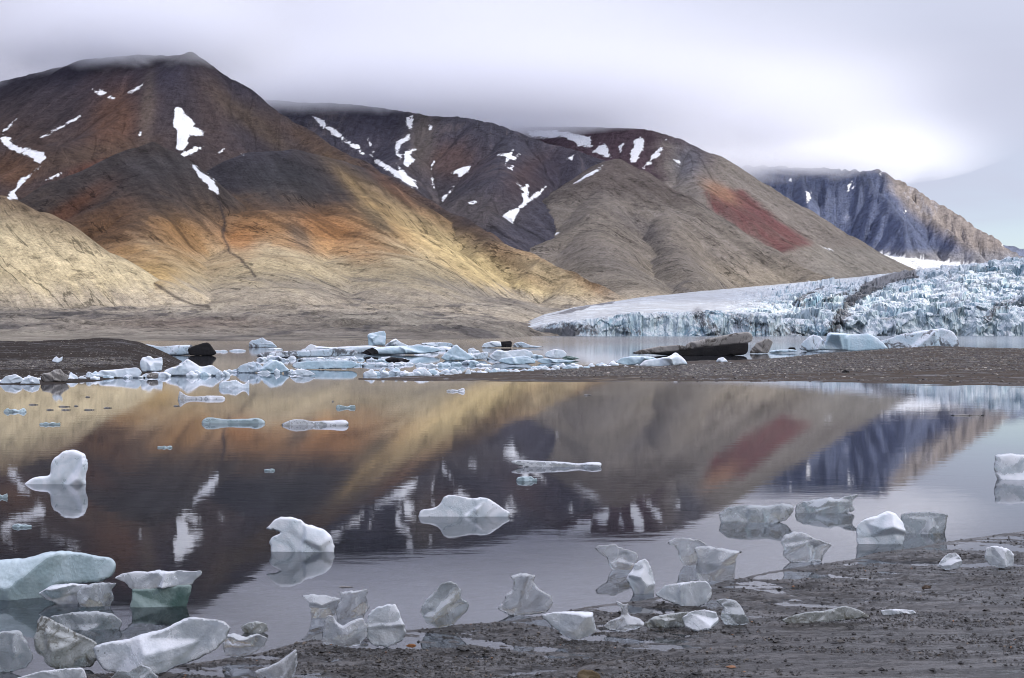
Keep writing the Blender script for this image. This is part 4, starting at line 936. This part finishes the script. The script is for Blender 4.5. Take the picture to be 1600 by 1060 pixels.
ice('ice_chunk', [(1118,938),(1132,936),(1148,938),(1155,944),(1164,958),(1172,974),(1160,978),(1133,977),(1126,966),(1130,950)], 977, .5, 'grey', 'small cone shaped ice chunk with a hooked tip right of the bowl', seed=103, z0=.012)
ice('ice_chunk', [(1465,886),(1471,875),(1482,866),(1494,864),(1502,872),(1504,882),(1496,890),(1478,891)], 890, .6, 'frost', 'small pear shaped clear ice lump on the mud', seed=104, z0=.02)
ice('ice_chunk', [(1539,872),(1541,857),(1556,853),(1574,857),(1586,867),(1584,885),(1560,888),(1545,882)], 887, .7, 'frost', 'small blocky white ice lump on the mud near the right edge', seed=105, z0=.022, rnd=.5)
ice('ice_chunk', [(1220,970),(1240,962),(1262,957),(1290,955),(1320,947),(1342,953),(1362,965),(1330,969),(1290,973),(1240,979)], 977, .35, 'dirty', 'flat yellowish dirty ice sheet lying on the mud', seed=106, z0=.014)
ice('ice_chunk', [(1375,954),(1400,952),(1428,954),(1436,963),(1410,965),(1380,964)], 965, .4, 'frost', 'thin flat white ice plate right of the yellowish sheet', seed=107, z0=.016, nres=16)
# stones on the shore
def stone(outline, yb, col, label, z0, seed, cat='stone', name='stone'):
    k = 'stone%d' % seed; m, t = material('stone_surface'); n = t.noise(t.obj(), 40, 5, .7)
    t.out(t.principled(Base_Color=t.mix(n, tuple(v*.5 for v in col), tuple(v*1.5 for v in col)), Roughness=.6, Normal=t.bump(n, .6, .01)).outputs[0]); MI[k] = m
    return ice(name, outline, yb, .8, k, label, cat, seed=seed, z0=z0, nres=14)
stone([(1297,1006),(1303,1004),(1320,1003),(1324,1009),(1322,1013),(1300,1014)], 1013, (.012,.010,.010), 'black squarish stone lying on the bare mud', .018, 301)
stone([(902,1052),(910,1047),(926,1048),(938,1054),(940,1070),(902,1070)], 1068, (.10,.07,.03), 'yellowish brown stone at the bottom edge', .01, 302)
stone([(633,1010),(638,1007),(648,1007),(651,1010),(644,1013)], 1013, (.25,.10,.03), 'small orange stone right of the triangular ice chunk', .008, 303)
stone([(1315,581),(1320,578),(1327,579),(1329,585),(1316,586)], 586, (.012,.010,.009), 'black boulder at the water edge of the gravel bar', .0, 304)
stone([(1440,918),(1446,914),(1454,916),(1455,920),(1441,921)], 921, (.06,.035,.02), 'small rusty stone among the clods at right', .02, 305)

# --- bergs and brash beyond, left to right
B = lambda *a, **k: ice('iceberg', *a, cat=k.pop('cat', 'iceberg'), nres=k.pop('nres', 22), **k)
bg = empty('iceberg', P(300, 556, 101), 'low iceberg with a white tail and a jet black debris block at its right end', 'iceberg')
ice('tail', [(222,537),(230,536),(250,540),(272,538),(300,537),(304,545),(298,553),(262,554),(240,548),(226,541)], 553.5, .3, 'band', parent=bg, seed=120, nres=20, dist=102)
ice('debris_block', [(292,545),(300,541),(322,534),(327,536),(334,546),(339,552),(330,556),(296,555)], 555.5, .6, 'black', parent=bg, seed=121, nres=16, dist=100)
B([(388,538),(392,532),(400,531),(410,527),(416,532),(424,534),(432,541),(434,543),(388,543)], 543, .5, 'band', 'small jagged blue iceberg nearest the far shore at left', seed=122, bumpy=1.4)
B([(574,523),(578,521),(600,517),(603,522),(602,540),(576,541)], 545, .9, 'blue', 'upright squarish blue ice block standing on the floes', seed=123, rnd=.5)
B([(398,555),(410,551),(440,549),(470,548),(520,545),(545,546),(560,549),(556,556),(500,558),(420,560),(398,558)], 559, .5, 'band', 'long flat banded floe left of the upright block', 'ice floe' and None, seed=124) if False else B([(398,555),(410,551),(440,549),(470,548),(520,545),(545,546),(560,549),(556,556),(500,558),(420,560),(398,558)], 559, .5, 'band', 'long flat banded floe left of the upright block', seed=124)
B([(470,549),(478,543),(484,536),(492,541),(520,543),(550,541),(580,540),(600,544),(590,552),(480,553)], 552, .5, 'white', 'white iceberg with a small peak behind the banded floe', seed=125)
B([(566,550),(576,545),(610,541),(650,540),(666,541),(690,545),(688,550),(660,553),(610,555),(570,555)], 555, .35, 'teal' and 'blue', 'long smooth blue green iceberg below the upright block', seed=126, rnd=.7)
B([(564,552),(572,547),(582,543),(590,548),(592,553),(576,555)], 556, .6, 'black', 'small black debris lump before the upright block', seed=127)
B([(600,541),(612,532),(618,529),(626,535),(640,541)], 546, .6, 'white', 'small white peak right of the upright block', seed=128)
B([(640,541),(652,538),(676,541),(686,545),(684,549),(660,548)], 550, .5, 'white', 'pale hummock at the right end of the smooth iceberg', seed=129)
B([(688,560),(694,553),(703,546),(708,541),(713,538),(716,541),(722,546),(732,553),(742,560),(732,564),(696,564)], 564, .6, 'blue', 'pale blue triangular iceberg with a sharp peak', seed=130)
B([(720,556),(736,554),(752,551),(762,550),(764,555),(758,562),(724,563)], 563, .5, 'soil', 'grey lump joined to the right of the blue triangle', seed=131) if False else B([(720,556),(736,554),(752,551),(762,550),(764,555),(758,562),(724,563)], 563, .5, 'band', 'grey lump right of the pale blue triangle', seed=131)
B([(762,558),(770,552),(776,546),(790,549),(806,547),(820,546),(832,550),(834,557),(826,563),(775,565)], 566, .5, 'white', 'rough white hummocky iceberg in mid channel', seed=132, bumpy=1.5)
B([(778,566),(782,560),(800,558),(822,556),(834,561),(838,568),(800,571)], 572, .5, 'blue', 'pale blue ice block in front of the hummocky iceberg', seed=133)
B([(850,557),(854,550),(866,546),(880,547),(886,553),(882,560),(862,561)], 562, .5, 'white', 'white domed iceberg with a green tongue to its right', seed=134)
B([(878,559),(886,556),(900,558),(906,561),(894,563),(880,563)], 563, .5, 'green', 'green melt tongue right of the white dome', seed=135)
B([(838,564),(850,560),(880,562),(900,564),(890,567),(846,568)], 568, .4, 'blue', 'flat pale blue floe before the white dome', seed=136)
B([(752,543),(756,537),(770,533),(782,534),(784,542),(760,544)], 544, .5, 'white', 'white brash left of the dark cube', seed=137)
B([(782,543),(783,534),(798,533),(800,536),(799,543)], 544, .9, 'black', 'dark debris cube near the glacier foot', seed=138, rnd=.4)
B([(800,543),(804,536),(815,534),(830,540),(850,542),(838,544)], 544.5, .5, 'band', 'streaked white floe right of the dark cube', seed=139)
B([(652,540),(660,536),(690,535),(704,536),(712,542),(690,544),(656,544)], 544, .5, 'band', 'low streaked floe with dark ends far behind the blue triangle', seed=140)
B([(600,562),(610,558),(630,560),(642,564),(632,568),(606,567)], 568, .6, 'black', 'black debris floe among the white brash', seed=141, nres=14)
B([(455,574),(458,567),(480,564),(520,563),(553,564),(560,570),(552,576),(470,578)], 578, .4, 'blue', 'long low pale blue iceberg in the middle of the brash', seed=142)
B([(368,578),(374,572),(384,568),(396,565),(406,568),(412,576),(404,582),(374,583)], 583, .5, 'band', 'dark streaked ice lump at the left of the middle brash', seed=143, bumpy=1.4)
B([(404,580),(412,570),(422,562),(430,563),(440,566),(446,573),(454,580),(430,584),(410,583)], 584, .5, 'blue', 'pale blue ice hump with a pointed shoulder', seed=144)
B([(452,586),(462,578),(474,577),(484,580),(494,586),(480,588)], 588, .5, 'white', 'small pale hump just in front of the long low iceberg', seed=145)
B([(218,566),(222,559),(234,556),(240,561),(253,558),(254,570),(252,580),(222,582),(218,574)], 584, .7, 'white', 'bright white anvil shaped ice block standing above the left brash', seed=146)
B([(252,582),(262,576),(278,572),(286,566),(293,560),(302,567),(314,574),(330,570),(340,577),(350,583),(340,587),(260,588)], 588, .4, 'white', 'white iceberg with a central peak right of the anvil block', seed=147)
B([(150,585),(156,579),(176,578),(196,576),(214,574),(222,582),(216,590),(156,591)], 591, .4, 'white', 'low white ice block left of the anvil block', seed=148)
B([(80,578),(84,572),(88,569),(92,573),(98,569),(97,576),(90,580)], 592, .6, 'white', 'small winged white ice bit perched above dark ice', seed=149, nres=12, z0=.28, dist=Dof(592))
B([(62,592),(66,584),(78,582),(84,578),(94,577),(100,584),(108,588),(104,597),(66,597)], 598, .6, 'soil', 'dark glassy ice lump under the small winged bit', seed=150)
B([(0,596),(8,588),(24,585),(34,590),(36,597),(18,600),(0,600)], 600, .5, 'white', 'white ice block at the left end of the brash line', seed=151)
B([(30,600),(38,592),(50,588),(60,592),(62,600)], 601, .6, 'white', 'second white ice block from the left end of the brash line', seed=152)
B([(228,588),(236,582),(248,584),(246,592),(230,592)], 593, .6, 'soil', 'brown stone like ice lump in front of the anvil block', seed=153, nres=12)
bm = empty('iceberg', P(1085, 557, 100), 'long tilted dirty grey iceberg slab over a black underside', 'iceberg')
ice('upper_slab', [(1072,539),(1078,535),(1110,529),(1150,521),(1170,519),(1176,523),(1177,532),(1172,536),(1130,540),(1085,546),(1070,547)], 557, .35, 'soil', seed=154, parent=bm, dist=99, nres=26, rnd=.35, bumpy=.6)
ice('black_underside', [(1000,553),(1040,549),(1070,546),(1100,543),(1140,538),(1171,535),(1170,546),(1168,556),(1110,559),(1040,557)], 557, .30, 'black', seed=155, parent=bm, dist=101, nres=20)
ice('low_end', [(986,553),(1002,547),(1030,542),(1056,540),(1072,541),(1074,548),(1040,551),(1000,555)], 557, .35, 'soil', seed=156, parent=bm, dist=99.5, nres=20)
B([(1171,552),(1176,543),(1184,535),(1196,530),(1202,529),(1208,534),(1204,545),(1200,552)], 553, .6, 'soil', 'dirty ridged ice block at the right end of the tilted slab', seed=157)
B([(1249,546),(1254,535),(1264,526),(1272,523),(1282,526),(1290,535),(1292,547),(1262,549)], 549, .7, 'band', 'small dark hollowed iceberg left of the big blue one', seed=158)
B([(1278,547),(1290,536),(1294,520),(1310,520),(1335,523),(1358,521),(1370,527),(1382,537),(1390,546),(1340,549)], 549, .5, 'blue', 'big blue iceberg with a concave left face', seed=159, nres=30, rnd=.7, bumpy=.6)
B([(1380,546),(1372,534),(1390,529),(1410,522),(1440,517),(1476,513),(1490,518),(1498,530),(1502,545),(1440,548)], 548, .4, 'band', 'broad white iceberg crossed by dark bands', seed=160, nres=30, bumpy=.6)
B([(1200,549),(1212,547),(1240,546),(1248,549),(1230,551),(1204,552)], 552, .5, 'blue', 'thin flat floe between the tilted slab and the hollowed iceberg', seed=161, nres=14)
B([(1231,547),(1233,543),(1242,543),(1244,547)], 550, .8, 'black', 'tiny black block on the thin flat floe', seed=162, nres=10, z0=.08)
B([(960,566),(972,559),(992,556),(1020,558),(1030,562),(1015,570),(975,571)], 571, .4, 'blue', 'flat blue grey floe left of the white peaked floe', seed=163)
B([(996,573),(1008,563),(1030,560),(1042,558),(1050,555),(1055,550),(1060,553),(1070,562),(1076,570),(1040,574)], 574, .45, 'white', 'white floe with a small sharp peak beside the gravel bar', seed=164)
B([(1118,566),(1122,560),(1130,558),(1136,563),(1138,567)], 567, .6, 'white', 'tiny white ice tuft at the edge of the gravel bar', seed=165, nres=10)
# brash: chunks too alike to tell apart
rb = random.Random(8)
def rand_chunk(xc, yb, w, h, mat, label, group, seed, z0=0.0):
    k = rb.randint(5, 8); up = []
    for i in range(k+1):
        f_ = i/k; env = math.sin(math.pi*min(max(f_*.86+.07, 0), 1))**.6
        up.append((xc-w/2+w*f_, yb-h*env*(.45+.55*rb.random())))
    ice('ice_chunk', up+[(xc+w*.46, yb+.4), (xc, yb+.8), (xc-w*.46, yb+.4)], yb, .6, mat, label, 'ice chunk', group, seed=seed, nres=9, z0=z0, sub=.15)
sd_ = 400
def row(x0, x1, yfun, n, wr, hr, label, group, mats=('white', 'white', 'blue', 'band')):
    global sd_
    for i in range(n):
        x = x0+(x1-x0)*(i+rb.random())/n; w = rb.uniform(*wr)*(1 if rb.random() > .25 else 1.6)
        rand_chunk(x, yfun(x)+rb.uniform(-1.5, 2.5), w, rb.uniform(*hr), rb.choice(mats), label, group, sd_); sd_ += 1
row(0, 150, lambda x: 597-.03*x, 16, (12, 24), (6, 14), 'pale ice chunk at the far left end of the brash, under the dark bar', 'brash at the left end')
row(100, 250, lambda x: 592-.01*x, 16, (12, 26), (6, 13), 'small pale ice chunk in the brash line just left of and under the anvil block', 'brash beside the anvil block')
row(250, 360, lambda x: 587, 11, (10, 24), (5, 12), 'small pale ice chunk around the peaked white iceberg right of the anvil block', 'brash around the peaked iceberg')
row(355, 470, lambda x: 583, 12, (10, 26), (5, 13), 'small pale ice chunk around the dark streaked lump and the blue hump', 'brash around the blue hump')
row(400, 640, lambda x: 563, 18, (12, 30), (4, 9), 'low pale ice chunk in the middle row of brash before the banded floe', 'brash before the banded floe')
row(460, 600, lambda x: 571, 10, (12, 30), (5, 9), 'low pale ice chunk against the long low blue iceberg', 'brash against the long low iceberg')
row(480, 760, lambda x: 549, 16, (14, 36), (3, 7), 'flat pale ice chunk in the farthest row, behind the smooth blue green iceberg', 'farthest row of brash')
row(590, 760, lambda x: 571, 13, (12, 26), (5, 10), 'small pale ice chunk in front of the pale blue triangular iceberg', 'brash before the blue triangle')
row(720, 850, lambda x: 560, 8, (10, 24), (5, 9), 'small pale ice chunk beside the rough hummocky iceberg', 'brash beside the hummocky iceberg')
row(570, 690, lambda x: 586, 13, (12, 24), (7, 15), 'small pale ice chunk in the heap at the thin tip of the gravel bar', 'brash heap at the gravel bar tip')
row(680, 960, lambda x: 587-.052*(x-680), 30, (8, 24), (4, 11), 'small pale ice chunk stranded along the back edge of the thin gravel spit', 'brash along the gravel spit', ('white', 'white', 'blue'))
row(950, 1150, lambda x: 573-.03*(x-950), 16, (5, 12), (2, 4), 'tiny ice crumb on the back edge of the gravel bar near the tilted slab', 'ice crumbs near the tilted slab', ('white', 'white', 'soil'))
for x, y, w, h in [(170,566,14,8),(110,566,10,5),(200,569,9,4),(262,566,12,8),(284,567,9,5),(8,578,8,5),(30,576,6,4),(660,548,30,5),(430,543,26,4),(345,546,24,4),(370,545,30,4)]:
    rand_chunk(x, y+4, w, h, 'white', 'little white ice bit lying apart from the main brash', 'stray ice bits near the bars', sd_); sd_ += 1
